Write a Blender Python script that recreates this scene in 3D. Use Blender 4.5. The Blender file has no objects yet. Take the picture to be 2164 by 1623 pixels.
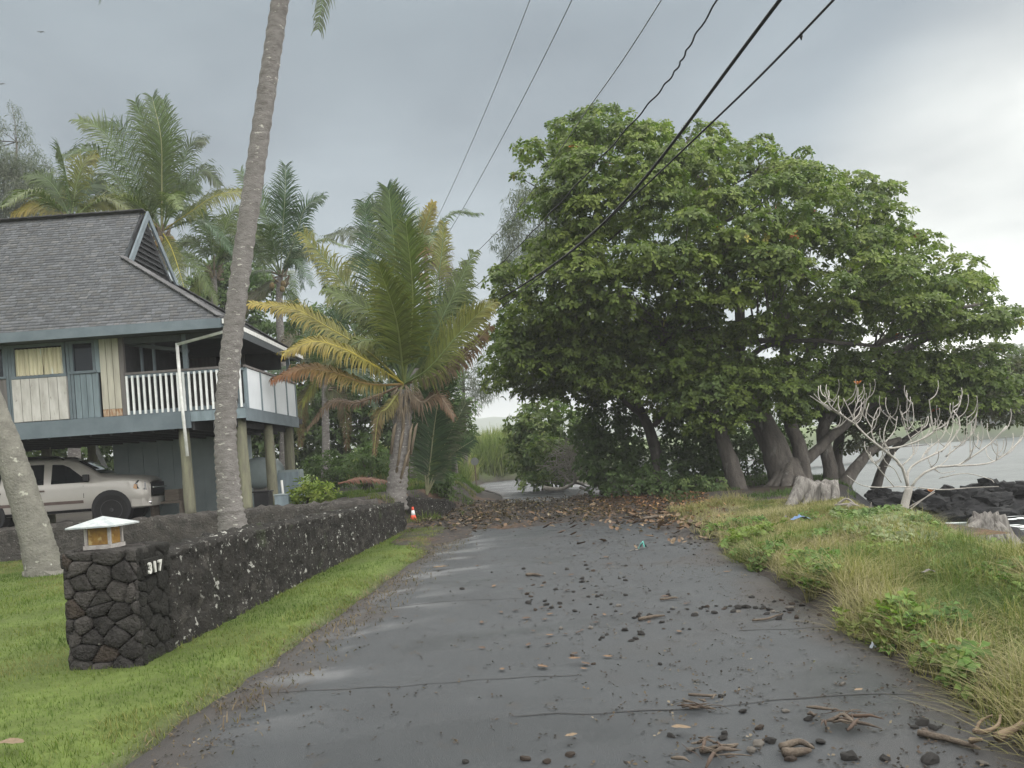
import bpy, math, random
import numpy as np
from mathutils import Vector, Matrix, Quaternion
from mathutils import noise as mn

rnd = random.Random(11)
rng = np.random.default_rng(11)
SC = bpy.context.scene
COL = SC.collection

# ------------------------------------------------------------------ camera
TH = math.radians(4.0)           # the phone was held slightly rolled
CT, ST = math.cos(TH), math.sin(TH)
F, PX, PY, H = 1650.0, 1082.0, 968.0, 1.5
cam = bpy.data.cameras.new('camera')
cam.sensor_width = 36.0
cam.lens = F / 2164 * 36
cam.shift_y = (PY - 811.5) / 2164
cam.clip_end = 4000
camo = bpy.data.objects.new('camera', cam)
COL.objects.link(camo)
camo.matrix_world = Matrix(((CT, ST, 0, 0), (0, 0, -1, 0), (-ST, CT, 0, H), (0, 0, 0, 1)))
SC.camera = camo

# ------------------------------------------------------------------ sky and sun
EXPO = 2.75
SUN_EL, SUN_AZ = math.radians(62), math.radians(100)      # azimuth from +Y towards +X
world = bpy.data.worlds.new('World')
SC.world = world
world.use_nodes = True
wt = world.node_tree
wt.nodes.clear()
def wn(t, **k):
    n = wt.nodes.new(t)
    for a, b in k.items():
        setattr(n, a, b)
    return n
w_out = wn('ShaderNodeOutputWorld')
w_bg = wn('ShaderNodeBackground')
w_bg.inputs['Strength'].default_value = 0.1
w_sky = wn('ShaderNodeTexSky', sky_type='NISHITA', sun_disc=False)
w_sky.sun_elevation = SUN_EL
w_sky.sun_rotation = SUN_AZ
w_tc = wn('ShaderNodeTexCoord')
w_sep = wn('ShaderNodeSeparateXYZ')
wt.links.new(w_tc.outputs['Generated'], w_sep.inputs[0])
w_map = wn('ShaderNodeMapRange')
w_map.inputs['From Min'].default_value = 0.0
w_map.inputs['From Max'].default_value = 0.55
wt.links.new(w_sep.outputs['Z'], w_map.inputs['Value'])
w_ramp = wn('ShaderNodeValToRGB')
els = w_ramp.color_ramp.elements
SKYC = [(0.0, (.66, .685, .67)), (.22, (.50, .54, .535)), (.5, (.365, .41, .415)), (1.0, (.30, .345, .355))]
els[0].position, els[0].color = SKYC[0][0], SKYC[0][1] + (1,)
els[1].position, els[1].color = SKYC[3][0], SKYC[3][1] + (1,)
for p, c in SKYC[1:3]:
    e = els.new(p)
    e.color = c + (1,)
wt.links.new(w_map.outputs['Result'], w_ramp.inputs['Fac'])
w_mp = wn('ShaderNodeMapping')
w_mp.inputs['Scale'].default_value = (1.0, 1.0, 2.6)
wt.links.new(w_tc.outputs['Generated'], w_mp.inputs['Vector'])
w_noise = wn('ShaderNodeTexNoise')
w_noise.inputs['Scale'].default_value = 2.1
w_noise.inputs['Detail'].default_value = 5.0
w_noise.inputs['Roughness'].default_value = 0.5
w_noise.inputs['Distortion'].default_value = 0.4
wt.links.new(w_mp.outputs['Vector'], w_noise.inputs['Vector'])
w_cr = wn('ShaderNodeMapRange')
w_cr.inputs['From Min'].default_value = 0.32
w_cr.inputs['From Max'].default_value = 0.68
w_cr.inputs['To Min'].default_value = 0.70
w_cr.inputs['To Max'].default_value = 1.18
wt.links.new(w_noise.outputs['Fac'], w_cr.inputs['Value'])
w_mul = wn('ShaderNodeVectorMath', operation='SCALE')
wt.links.new(w_ramp.outputs['Color'], w_mul.inputs[0])
wt.links.new(w_cr.outputs['Result'], w_mul.inputs['Scale'])
# the brighter break in the cloud low over the sea, where the sun stands behind it
w_dot = wn('ShaderNodeVectorMath', operation='DOT_PRODUCT')
wt.links.new(w_tc.outputs['Generated'], w_dot.inputs[0])
gd = Vector((.62, .78, .13)).normalized()
w_dot.inputs[1].default_value = gd
w_gl = wn('ShaderNodeMapRange', interpolation_type='SMOOTHERSTEP')
w_gl.inputs['From Min'].default_value = 0.925
w_gl.inputs['From Max'].default_value = 1.0
wt.links.new(w_dot.outputs['Value'], w_gl.inputs['Value'])
w_gm = wn('ShaderNodeMath', operation='MULTIPLY')
wt.links.new(w_gl.outputs['Result'], w_gm.inputs[0])
w_gn = wn('ShaderNodeMapRange')
w_gn.inputs['From Min'].default_value = 0.35
w_gn.inputs['From Max'].default_value = 0.65
w_gn.inputs['To Min'].default_value = 0.55
w_gn.inputs['To Max'].default_value = 1.15
wt.links.new(w_noise.outputs['Fac'], w_gn.inputs['Value'])
wt.links.new(w_gn.outputs['Result'], w_gm.inputs[1])
w_gc = wn('ShaderNodeVectorMath', operation='SCALE')
w_gc.inputs[0].default_value = (.78, .73, .62)
wt.links.new(w_gm.outputs[0], w_gc.inputs['Scale'])
w_add = wn('ShaderNodeVectorMath', operation='ADD')
wt.links.new(w_mul.outputs[0], w_add.inputs[0])
wt.links.new(w_gc.outputs[0], w_add.inputs[1])
w_sc = wn('ShaderNodeVectorMath', operation='SCALE')
wt.links.new(w_add.outputs[0], w_sc.inputs[0])
w_sc.inputs['Scale'].default_value = 10.0 / 2 ** EXPO
w_mix = wn('ShaderNodeMixRGB')
w_mix.inputs['Fac'].default_value = 0.96          # cloud cover
wt.links.new(w_sky.outputs['Color'], w_mix.inputs['Color1'])
wt.links.new(w_sc.outputs[0], w_mix.inputs['Color2'])
wt.links.new(w_mix.outputs['Color'], w_bg.inputs['Color'])
wt.links.new(w_bg.outputs[0], w_out.inputs['Surface'])

sun = bpy.data.lights.new('sun', 'SUN')
sun.energy = 1.5
sun.angle = math.radians(150)
sun.color = (1.0, .965, .91)
suno = bpy.data.objects.new('sun', sun)
COL.objects.link(suno)
sd = Vector((math.sin(SUN_AZ) * math.cos(SUN_EL), math.cos(SUN_AZ) * math.cos(SUN_EL), math.sin(SUN_EL)))
suno.rotation_euler = sd.to_track_quat('Z', 'Y').to_euler()
suno.location = (30, 10, 60)

vs = SC.view_settings
SC.display_settings.display_device = 'sRGB'
vs.view_transform = 'Standard'
vs.look = 'None'
vs.exposure = EXPO
vs.gamma = 1.0
vs.use_curve_mapping = False
SC.cycles.use_denoising = True
SC.cycles.max_bounces = 8
SC.cycles.transparent_max_bounces = 8

# ------------------------------------------------------------------ pixels of the photograph to points of the place
def P(u, v, Y):
    du, dv = u - PX, v - PY
    return Vector(((du * CT - dv * ST) / F * Y, Y, H + (-du * ST - dv * CT) / F * Y))
def G(u, v, z=0.0):
    du, dv = u - PX, v - PY
    up = -du * ST - dv * CT
    return P(u, v, (z - H) * F / up)

# ------------------------------------------------------------------ materials
MATS = {}
def mat(name, c1, c2=None, scale=6.0, rough=.8, bump=0.0, bscale=30.0, spec=.3, attr=False, metal=0.0, trans=0.0,
        spots=None, detail=5.0, stretch=None, wet=None, coat=0.0):
    if name in MATS:
        return MATS[name]
    m = bpy.data.materials.new(name)
    m.use_nodes = True
    nt = m.node_tree
    nt.nodes.clear()
    L = nt.links.new
    N = nt.nodes.new
    out = N('ShaderNodeOutputMaterial')
    b = N('ShaderNodeBsdfPrincipled')
    b.inputs['Roughness'].default_value = rough
    b.inputs['Specular IOR Level'].default_value = spec
    b.inputs['Metallic'].default_value = metal
    b.inputs['Coat Weight'].default_value = coat
    tc = N('ShaderNodeTexCoord')
    vec = tc.outputs['Object']
    if stretch:
        mp = N('ShaderNodeMapping')
        mp.inputs['Scale'].default_value = stretch
        L(vec, mp.inputs['Vector'])
        vec = mp.outputs['Vector']
    def noise(sc, det=detail, rg=.55):
        n = N('ShaderNodeTexNoise')
        n.inputs['Scale'].default_value = sc
        n.inputs['Detail'].default_value = det
        n.inputs['Roughness'].default_value = rg
        L(vec, n.inputs['Vector'])
        return n.outputs['Fac']
    def rng_(v, a, bb, c=0.0, d=1.0):
        r = N('ShaderNodeMapRange')
        r.inputs['From Min'].default_value = a
        r.inputs['From Max'].default_value = bb
        r.inputs['To Min'].default_value = c
        r.inputs['To Max'].default_value = d
        L(v, r.inputs['Value'])
        return r.outputs['Result']
    def mix(f, a, bb, mode='MIX'):
        x = N('ShaderNodeMixRGB')
        x.blend_type = mode
        for s, q in (('Fac', f), ('Color1', a), ('Color2', bb)):
            if isinstance(q, (int, float)):
                x.inputs[s].default_value = q
            elif isinstance(q, tuple):
                x.inputs[s].default_value = q + (1,)
            else:
                L(q, x.inputs[s])
        return x.outputs['Color']
    c2 = c2 or tuple(x * .8 for x in c1)
    col = mix(rng_(noise(scale), .35, .65), c1, c2)
    if attr:
        at = N('ShaderNodeAttribute')
        at.attribute_name = 'Col'
        col = mix(1.0, at.outputs['Color'], col, 'MULTIPLY')
    for s in (spots or []):
        # (colour, scale, threshold, softness)
        col = mix(rng_(noise(s[1], 4.0, .6), s[2], s[2] + s[3]), col, s[0])
    L(col, b.inputs['Base Color'])
    if wet:
        # (mask scale, threshold, roughness when wet)
        wv = rng_(noise(wet[0], 3.0), wet[1], wet[1] + .12, rough, wet[2])
        L(wv, b.inputs['Roughness'])
    if bump:
        bp = N('ShaderNodeBump')
        bp.inputs['Strength'].default_value = min(1.0, bump)
        bp.inputs['Distance'].default_value = .02 if bump <= 1 else .02 * bump
        L(noise(bscale, 6.0, .6), bp.inputs['Height'])
        L(bp.outputs['Normal'], b.inputs['Normal'])
    if trans:
        t = N('ShaderNodeBsdfTranslucent')
        L(mix(1.0, col, (1.0, 1.25, .55), 'MULTIPLY'), t.inputs['Color'])
        ms = N('ShaderNodeMixShader')
        ms.inputs['Fac'].default_value = trans
        L(b.outputs[0], ms.inputs[1])
        L(t.outputs[0], ms.inputs[2])
        L(ms.outputs[0], out.inputs['Surface'])
    else:
        L(b.outputs[0], out.inputs['Surface'])
    MATS[name] = m
    return m

# ------------------------------------------------------------------ mesh helpers
WL = {}                                  # world location of every root and part
def smoothed(me, on=True):
    me.polygons.foreach_set('use_smooth', np.full(len(me.polygons), on))
def tag(o, label=None, cat=None, group=None, kind=None):
    if label: o['label'] = label
    if cat: o['category'] = cat
    if group: o['group'] = group
    if kind: o['kind'] = kind
    return o
def root(name, loc, label, cat, group=None):
    o = bpy.data.objects.new(name, None)
    o.empty_display_size = .2
    o.location = loc
    COL.objects.link(o)
    WL[o.name] = Vector(loc)
    return tag(o, label, cat, group)
def link(name, me, mats, parent=None, loc=None):
    o = bpy.data.objects.new(name, me)
    COL.objects.link(o)
    for m in (mats if isinstance(mats, (list, tuple)) else [mats]):
        me.materials.append(m)
    if parent:
        o.parent = parent
        WL[o.name] = WL[parent.name]
    else:
        o.location = loc or (0, 0, 0)
        WL[o.name] = Vector(loc or (0, 0, 0))
    return o
def npmesh(name, V, Fc, C=None, off=None, smooth=False):
    V = np.asarray(V, dtype=np.float32).reshape(-1, 3)
    if off is not None:
        V = V - np.array(off, dtype=np.float32)
    Fc = np.asarray(Fc, dtype=np.int32)
    me = bpy.data.meshes.new(name)
    k = Fc.shape[1]
    me.vertices.add(len(V))
    me.vertices.foreach_set('co', V.ravel())
    me.loops.add(Fc.size)
    me.loops.foreach_set('vertex_index', Fc.ravel())
    me.polygons.add(len(Fc))
    me.polygons.foreach_set('loop_start', np.arange(len(Fc), dtype=np.int32) * k)
    if C is not None:
        C = np.asarray(C, dtype=np.float32).reshape(-1, 3)
        a = me.color_attributes.new('Col', 'FLOAT_COLOR', 'POINT')
        a.data.foreach_set('color', np.hstack([C, np.ones((len(C), 1), np.float32)]).ravel())
    me.update(calc_edges=True)
    if smooth:
        smoothed(me)
    return me
def npobj(name, V, Fc, C, m, parent=None, loc=None, smooth=False):
    off = WL[parent.name] if parent else (loc or (0, 0, 0))
    return link(name, npmesh(name, V, Fc, C, off, smooth), m, parent, loc)

class MB:
    def __init__(s):
        s.v, s.f, s.c, s.mi = [], [], [], []
    def add(s, vs, fs, col=(1, 1, 1), mi=0):
        b = len(s.v)
        s.v += [tuple(q) for q in vs]
        s.f += [tuple(b + i for i in q) for q in fs]
        s.c += [tuple(col)] * len(vs)
        s.mi += [mi] * len(fs)
        return s
    def box(s, x0, x1, y0, y1, z0, z1, col=(1, 1, 1), mi=0, M=None):
        vs = [Vector((x, y, z)) for z in (z0, z1) for y in (y0, y1) for x in (x0, x1)]
        if M is not None:
            vs = [M @ q for q in vs]
        return s.add(vs, [(0, 2, 3, 1), (4, 5, 7, 6), (0, 1, 5, 4), (2, 6, 7, 3), (0, 4, 6, 2), (1, 3, 7, 5)], col, mi)
    def bar(s, a, b, w, h, col=(1, 1, 1), up=(0, 0, 1), mi=0):
        a, b = Vector(a), Vector(b)
        t = (b - a).normalized()
        r = t.cross(Vector(up))
        r = (r if r.length > 1e-4 else t.cross(Vector((0, 1, 0)))).normalized()
        u = r.cross(t)
        vs = [q + r * (sx * w / 2) + u * (sz * h / 2) for q in (a, b) for sx, sz in ((-1, -1), (1, -1), (1, 1), (-1, 1))]
        return s.add(vs, [(0, 1, 2, 3), (4, 7, 6, 5), (0, 4, 5, 1), (1, 5, 6, 2), (2, 6, 7, 3), (3, 7, 4, 0)], col, mi)
    def tube(s, pts, rads, n=8, col=(1, 1, 1), jit=0.0, cap=True, mi=0, cols=None):
        pts = [Vector(q) for q in pts]
        if not hasattr(rads, '__len__'):
            rads = [rads] * len(pts)
        vs, fs = [], []
        pr = None
        for i, q in enumerate(pts):
            t = (pts[min(i + 1, len(pts) - 1)] - pts[max(i - 1, 0)]).normalized()
            if pr is None:
                r = t.cross(Vector((0, 0, 1)))
                r = (r if r.length > .05 else t.cross(Vector((0, 1, 0)))).normalized()
            else:
                r = (pr - t * pr.dot(t)).normalized()
            pr = r
            w = t.cross(r)
            for k in range(n):
                a = 2 * math.pi * k / n
                rr = rads[i] * (1 + jit * mn.noise(q * 3.1 + Vector((k * 1.7, 0, 0))))
                vs.append(q + (r * math.cos(a) + w * math.sin(a)) * rr)
        for i in range(len(pts) - 1):
            for k in range(n):
                a, b = i * n + k, i * n + (k + 1) % n
                fs.append((a, b, b + n, a + n))
        if cap:
            fs.append(tuple(range(n - 1, -1, -1)))
            fs.append(tuple((len(pts) - 1) * n + k for k in range(n)))
        base = len(s.c)
        s.add(vs, fs, col, mi)
        if cols:
            for i in range(len(pts)):
                for k in range(n):
                    s.c[base + i * n + k] = cols[i]
        return s
    def lathe(s, c, prof, n=16, col=(1, 1, 1), axis='Z', mi=0):
        vs, fs = [], []
        c = Vector(c)
        for r, h in prof:
            for k in range(n):
                a = 2 * math.pi * k / n
                p, q = r * math.cos(a), r * math.sin(a)
                vs.append(c + Vector({'Z': (p, q, h), 'Y': (p, h, q), 'X': (h, p, q)}[axis]))
        for i in range(len(prof) - 1):
            for k in range(n):
                a, b = i * n + k, i * n + (k + 1) % n
                fs.append((a, b, b + n, a + n))
        fs.append(tuple(range(n - 1, -1, -1)))
        fs.append(tuple((len(prof) - 1) * n + k for k in range(n)))
        return s.add(vs, fs, col, mi)
    def prism(s, poly, d, col=(1, 1, 1), mi=0):
        """poly: points of a flat outline; d: vector of extrusion"""
        n = len(poly)
        poly = [Vector(q) for q in poly]
        d = Vector(d)
        vs = poly + [q + d for q in poly]
        fs = [tuple(range(n - 1, -1, -1)), tuple(range(n, 2 * n))] + [(i, (i + 1) % n, n + (i + 1) % n, n + i) for i in range(n)]
        return s.add(vs, fs, col, mi)
    def build(s, name, mats, parent=None, loc=None, smooth=False, bevel=0.0):
        off = WL[parent.name] if parent else Vector(loc or (0, 0, 0))
        me = bpy.data.meshes.new(name)
        me.from_pydata([(q[0] - off[0], q[1] - off[1], q[2] - off[2]) for q in s.v], [], s.f)
        a = me.color_attributes.new('Col', 'FLOAT_COLOR', 'POINT')
        a.data.foreach_set('color', np.array([c + (1.0,) for c in s.c], np.float32).ravel())
        me.polygons.foreach_set('material_index', np.array(s.mi, np.int32))
        me.update()
        if smooth:
            smoothed(me)
        o = link(name, me, mats, parent, loc)
        if bevel:
            bv = o.modifiers.new('bevel', 'BEVEL')
            bv.width = bevel
            bv.segments = 2
            bv.limit_method = 'ANGLE'
        return o

_ICO = {}
def ico(sub=2):
    if sub not in _ICO:
        import bmesh
        bm = bmesh.new()
        bmesh.ops.create_icosphere(bm, subdivisions=sub, radius=1)
        bm.verts.index_update()
        _ICO[sub] = ([v.co.copy() for v in bm.verts], [tuple(v.index for v in f.verts) for f in bm.faces])
        bm.free()
    return _ICO[sub]
def rock_mesh(name, r, seed, rough=.35, flat=1.0, sub=2):
    vs, fs = ico(sub)
    out = []
    for q in vs:
        d = 1 + rough * mn.noise(q * 1.3 + Vector((seed * 7.3, 0, 0))) + rough * .5 * mn.noise(q * 3.1 + Vector((0, seed * 3.1, 0))) + (rough * .3 * mn.noise(q * 7 + Vector((0, 0, seed))) if sub > 2 else 0)
        out.append((q.x * d * r[0], q.y * d * r[1], q.z * d * r[2] * flat))
    me = bpy.data.meshes.new(name)
    me.from_pydata(out, [], fs)
    me.update()
    return me
def fbm(x, y, z=0.0, o=3):
    return mn.fractal(Vector((x, y, z)), 1.0, 2.0, o)
def cat_rom(pts, n):
    pts = [Vector(q) for q in pts]
    if len(pts) == 2:
        return [pts[0].lerp(pts[1], i / (n - 1)) for i in range(n)]
    ext = [pts[0] * 2 - pts[1]] + pts + [pts[-1] * 2 - pts[-2]]
    out = []
    segs = len(pts) - 1
    for i in range(n):
        t = i / (n - 1) * segs
        k = min(int(t), segs - 1)
        t -= k
        a, b, c, d = ext[k:k + 4]
        out.append(.5 * ((2 * b) + (c - a) * t + (2 * a - 5 * b + 4 * c - d) * t * t + (3 * b - a - 3 * c + d) * t ** 3))
    return out
# ------------------------------------------------------------------ ground, road, sea
def ss(a, b, x):
    t = np.clip((np.asarray(x, float) - a) / (b - a), 0, 1)
    return t * t * (3 - 2 * t)
def shift(y):
    y = np.asarray(y, float)
    return -3.0 * ss(28, 48, y) + .9 * np.maximum(0, y - 52) ** 1.15
def XL(y): return -2.47 + .07 * np.asarray(y, float) + shift(y)
def XR(y): return 2.07 + .07 * np.asarray(y, float) + shift(y)
SHY = [-40, 0, 6, 9, 14, 18, 22, 28, 33, 37, 60, 120, 145, 152, 400, 1500]
SHX = [6.5, 5.6, 5.3, 5.9, 7.2, 8.2, 10, 12.0, 11.5, 8.0, 9.5, 20, 30, 170, 260, 500]
def shore(y): return np.interp(y, SHY, SHX)
_W = rng.uniform(-1, 1, (24, 4))
def vnoise(x, y, s):
    """cheap smooth noise, about -1..1"""
    o = 0
    for k in range(8):
        a, b, p, q = _W[k] * 1.0
        o = o + np.sin(x * s * (a * 2.2 + .4) + y * s * (b * 2.2 - .3) + p * 9 + 1.3 * np.sin(y * s * q * 1.7 + x * s * a))
    return o / 4.2
def terrain(x, y):
    x, y = np.asarray(x, float), np.asarray(y, float)
    dl, dr = XL(y) - x, x - XR(y)
    z = np.full(np.broadcast(x, y).shape, -.06)
    z = z + ss(0, .55, dl) * .14 + ss(.6, 3, dl) * .03
    z = z + (.44 + .2 * ss(-7, -4, x)) * ss(1.55 - .9 * ss(21, 26, y), 2.1 - .5 * ss(21, 26, y), dl) * ss(16.3, 16.45, y) + ss(0, 1, dl) * .5 * ss(30, 55, y)
    bank = ss(-.05, .25, dr) * (.11 + .08 * ss(.4, 2.0, dr) * (1 - .7 * ss(10, 14, y)) + .05 * vnoise(x, y, 1.4))
    z = z + bank
    ds = x - shore(y)
    far = ss(60, 110, y)
    z = z + ss(0, 1, dl) * .03 * np.maximum(0, y - 55) ** .9 * (1 - ss(0, 5, ds))
    sea = ss(-1.0, 2.0, ds)
    zz = z * (1 - sea) + sea * -2.2
    shelf = ss(-.6, .8, ds) * (1 - ss(9.5, 13.5, ds + vnoise(x, y, .4))) * ss(7, 9, y) * (1 - ss(28, 31, y + vnoise(x, y, .5)))
    pool = np.exp(-(((x - 13.5) / 2.2) ** 2 + ((y - 20.0) / 1.7) ** 2))
    lump = -1.30 + .34 * vnoise(x, y, 1.1) ** 2 + .16 * np.abs(vnoise(x + 7, y, 2.3)) \
        + .30 * ss(22, 25, y) - .75 * pool
    return np.where(shelf > .01, np.maximum(zz, -2.2 + (lump + 2.2) * shelf), zz)

def axis(dense0, dense1, step, lo, hi):
    a = list(np.arange(dense0, dense1 + 1e-6, step))
    g, q = step, dense1
    while q < hi:
        g *= 1.25
        q += g
        a.append(min(q, hi))
    g, q = step, dense0
    while q > lo:
        g *= 1.25
        q -= g
        a.insert(0, max(q, lo))
    return np.array(a)
def grid_faces(nx, ny):
    i = np.arange(nx * ny).reshape(ny, nx)
    return np.stack([i[:-1, :-1], i[:-1, 1:], i[1:, 1:], i[1:, :-1]], -1).reshape(-1, 4)

gx, gy = axis(-16, 22, .2, -1500, 1500), axis(-2, 46, .22, -60, 1500)
GX, GY = np.meshgrid(gx, gy)
GZ = terrain(GX, GY)
nn = .5 + .5 * vnoise(GX, GY, .9)
n2 = .5 + .5 * vnoise(GX + 30, GY, 3.1)
dl, dr, ds = XL(GY) - GX, GX - XR(GY), GX - shore(GY)
def lay(C, m, c):
    return C * (1 - m[..., None]) + np.array(c) * m[..., None]
C = np.broadcast_to(np.array((.045, .040, .036)), GX.shape + (3,)).copy()
C = lay(C, ss(.02, .22, dl) * (1 - ss(16.2, 16.4, GY)), (.085, .115, .030))
C = lay(C, ss(.7, 2, dl) * ss(16.3, 16.5, GY) * nn, (.055, .050, .040))
C = lay(C, ss(.3, .6, dr) * (1 - ss(18, 21, GY)), (.10, .095, .045))
C = lay(C, ss(.3, 2, dr) * ss(19, 22, GY), (.045, .035, .026))
C = lay(C, ss(-1.0, -.2, ds + .5 * n2), (.022, .022, .024))
C = lay(C, ss(34, 44, GY) * ss(.2, 1.2, np.maximum(dl, dr)) * (1 - ss(-1.5, 0, ds)), (.10, .14, .045))
C *= (.8 + .4 * n2)[..., None]
m_ground = mat('earth and turf', (1, 1, 1), (.72, .72, .72), scale=9, rough=.95, bump=1.0, bscale=16, attr=True, spec=.15)
o = npobj('ground', np.stack([GX, GY, GZ], -1), grid_faces(len(gx), len(gy)), C.reshape(-1, 3), m_ground, smooth=True)
tag(o, kind='structure')

# sea
m_sea = mat('sea water', (.040, .052, .051), (.030, .041, .041), scale=.8, rough=.5, bump=3, bscale=1.6, spec=.10, stretch=(1, 1.8, 1),
            spots=[((.085, .10, .098), 1.5, .60, .16)])
sx, sy = axis(5, 40, 1.0, 4.6, 1500), axis(8, 60, 1.0, -60, 1500)
SX, SY = np.meshgrid(sx, sy)
SZ = -1.2 + (.05 * vnoise(SX, SY, 1.6) + .07 * vnoise(SX, SY, .7)) * ss(0, 6, SX - 4)
o = npobj('sea', np.stack([SX, SY, SZ], -1), grid_faces(len(sx), len(sy)), None, m_sea, smooth=True)
tag(o, kind='structure')
# foam of the backwash among the lava
m_foam = mat('sea foam', (.72, .74, .74), (.55, .60, .60), scale=4, rough=.7)
fm = MB()
for k in range(46):
    cx_, cy_ = rnd.gauss(13.6, 1.2), rnd.gauss(19.8, .9)
    ln, w_ = rnd.uniform(.3, 1.3), rnd.uniform(.04, .16)
    a = rnd.gauss(0, .35)
    top, bot = [], []
    for i in range(9):
        t = i / 8 - .5
        q = Vector((cx_ + t * ln * math.cos(a), cy_ + t * ln * math.sin(a) + .08 * mn.noise(Vector((k, t * 4, 0))), -1.1 + .05 * (k % 3)))
        ww = w_ * (.25 - t * t) * 4 * rnd.uniform(.5, 1.2)
        top.append(q + Vector((0, ww, 0)))
        bot.append(q - Vector((0, ww, 0)))
    fm.add(bot + top, [(i, i + 1, 10 + i, 9 + i) for i in range(8)])
tag(fm.build('foam', m_foam), 'white foam of the backwash streaked over the pool among the black lava', 'foam', kind='stuff')

# road
m_road = mat('old asphalt', (.040, .0455, .050), (.031, .0355, .0395), scale=.8, rough=.62, bump=.8, bscale=160, spec=.4,
             spots=[((.034, .034, .035), .55, .58, .16), ((.052, .0575, .063), 1.9, .60, .2), ((.044, .040, .036), 3.3, .62, .14), ((.090, .092, .094), 70, .60, .1), ((.022, .023, .024), 42, .62, .08)], wet=(.7, .54, .36))
ry = np.concatenate([np.arange(-6, 3, .3), np.arange(3, 20, .10), np.arange(20, 30, .3), np.arange(30, 78, 1.0)])
V = []
nxr = 46
for y in ry:
    l = float(XL(y)) + .10 * mn.noise(Vector((y * .9, 0, 0))) + .06 * mn.noise(Vector((y * 3, 5, 0)))
    r = float(XR(y)) + .10 * mn.noise(Vector((y * .9, 9, 0))) + .06 * mn.noise(Vector((y * 3, 4, 0)))
    xs = [l - .02] + list(np.linspace(l, r, nxr)) + [r + .02]
    for i, x in enumerate(xs):
        V.append((x, y, -.09 if i in (0, nxr + 1) else 0.0))
# where the asphalt is still wet: shallow dips along the left edge and damp strips across the lane
RV = np.array(V)
wx, wy = RV[:, 0], RV[:, 1]
wl_ = wx - XL(wy)
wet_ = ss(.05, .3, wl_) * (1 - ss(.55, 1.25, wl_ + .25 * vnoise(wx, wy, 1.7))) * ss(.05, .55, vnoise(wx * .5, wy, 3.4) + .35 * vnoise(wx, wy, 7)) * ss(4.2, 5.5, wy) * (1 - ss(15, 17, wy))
sheen_ = wet_.copy()
wet_ = np.maximum(wet_ * .3, .55 * ss(.1, .8, vnoise(wx * .35, wy + 5, 1.9)) * ss(.7, 1.2, wl_))
soil = ss(.5, .0, wl_ + .3 * vnoise(wx, wy, 2.2)) + ss(.55, .05, XR(wy) - wx + .25 * vnoise(wx, wy, 2.0)) + .45 * ss(.25, .8, vnoise(wx, wy, 1.1)) * np.exp(-((wx - .75 - .07 * wy) / .9) ** 2)
ro = npobj('road', V, grid_faces(nxr + 2, len(ry)), np.stack([wet_, np.clip(soil * (1 - sheen_), 0, 1), sheen_], 1), m_road, smooth=True)
nt_ = m_road.node_tree
pb = [n for n in nt_.nodes if n.type == 'BSDF_PRINCIPLED'][0]
at2 = nt_.nodes.new('ShaderNodeAttribute')
at2.attribute_name = 'Col'
sp2 = nt_.nodes.new('ShaderNodeSeparateColor')
nt_.links.new(at2.outputs['Color'], sp2.inputs[0])
oldc, oldr = pb.inputs['Base Color'].links[0].from_socket, pb.inputs['Roughness'].links[0].from_socket
mx1 = nt_.nodes.new('ShaderNodeMixRGB')
mx1.inputs['Color2'].default_value = (.036, .029, .025, 1)
sc1 = nt_.nodes.new('ShaderNodeMath'); sc1.operation = 'MULTIPLY'; sc1.inputs[1].default_value = .8
nt_.links.new(sp2.outputs[1], sc1.inputs[0]); nt_.links.new(sc1.outputs[0], mx1.inputs['Fac']); nt_.links.new(oldc, mx1.inputs['Color1'])
mx3 = nt_.nodes.new('ShaderNodeMixRGB')                 # sky sheen of the wet streaks, painted as lighter grey
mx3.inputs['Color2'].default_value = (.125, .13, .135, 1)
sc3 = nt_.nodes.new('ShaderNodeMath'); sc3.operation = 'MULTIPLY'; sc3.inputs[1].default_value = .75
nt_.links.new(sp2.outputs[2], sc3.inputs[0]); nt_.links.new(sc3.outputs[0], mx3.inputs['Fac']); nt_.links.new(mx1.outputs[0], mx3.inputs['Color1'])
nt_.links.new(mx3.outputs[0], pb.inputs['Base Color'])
mxr = nt_.nodes.new('ShaderNodeMix')
nt_.links.new(sp2.outputs[0], mxr.inputs[0]); nt_.links.new(oldr, mxr.inputs[2]); mxr.inputs[3].default_value = .16
nt_.links.new(mxr.outputs[0], pb.inputs['Roughness'])
tag(ro, kind='structure')
m_crack = mat('tarred crack', (.034, .034, .035), rough=.9)
def ribbon(pts, w, z=.004, name='crack', m=None, par=None, wv=.5):
    a, b = [], []
    for i, q in enumerate(pts):
        t = (pts[min(i + 1, len(pts) - 1)] - pts[max(i - 1, 0)]).normalized()
        n = Vector((-t.y, t.x, 0))
        ww = w * (1 + wv * mn.noise(q * 5)) * (1 if 0 < i < len(pts) - 1 else .2)
        a.append(Vector((q.x, q.y, z)) + n * ww / 2)
        b.append(Vector((q.x, q.y, z)) - n * ww / 2)
    n = len(pts)
    return MB().add(a + b, [(i, n + i, n + i + 1, i + 1) for i in range(n - 1)]).build(name, m or m_crack, par or ro)
for pts, w in (([(560, 1462), (700, 1454), (820, 1447), (960, 1437), (1100, 1428), (1230, 1422)], .010),
               ([(1080, 1508), (1240, 1503), (1420, 1496), (1560, 1484), (1700, 1470), (1830, 1462), (1950, 1462)], .012),
               ([(700, 1288), (840, 1279), (960, 1268), (1110, 1262)], .014),
               ([(1560, 1330), (1680, 1326), (1760, 1322)], .014)):
    base = cat_rom([G(u, v, .014) for u, v in pts], 40)
    base = [q + Vector((0, .035 * mn.noise(q * 4), 0)) for q in base]
    ribbon(base, w)
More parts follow.
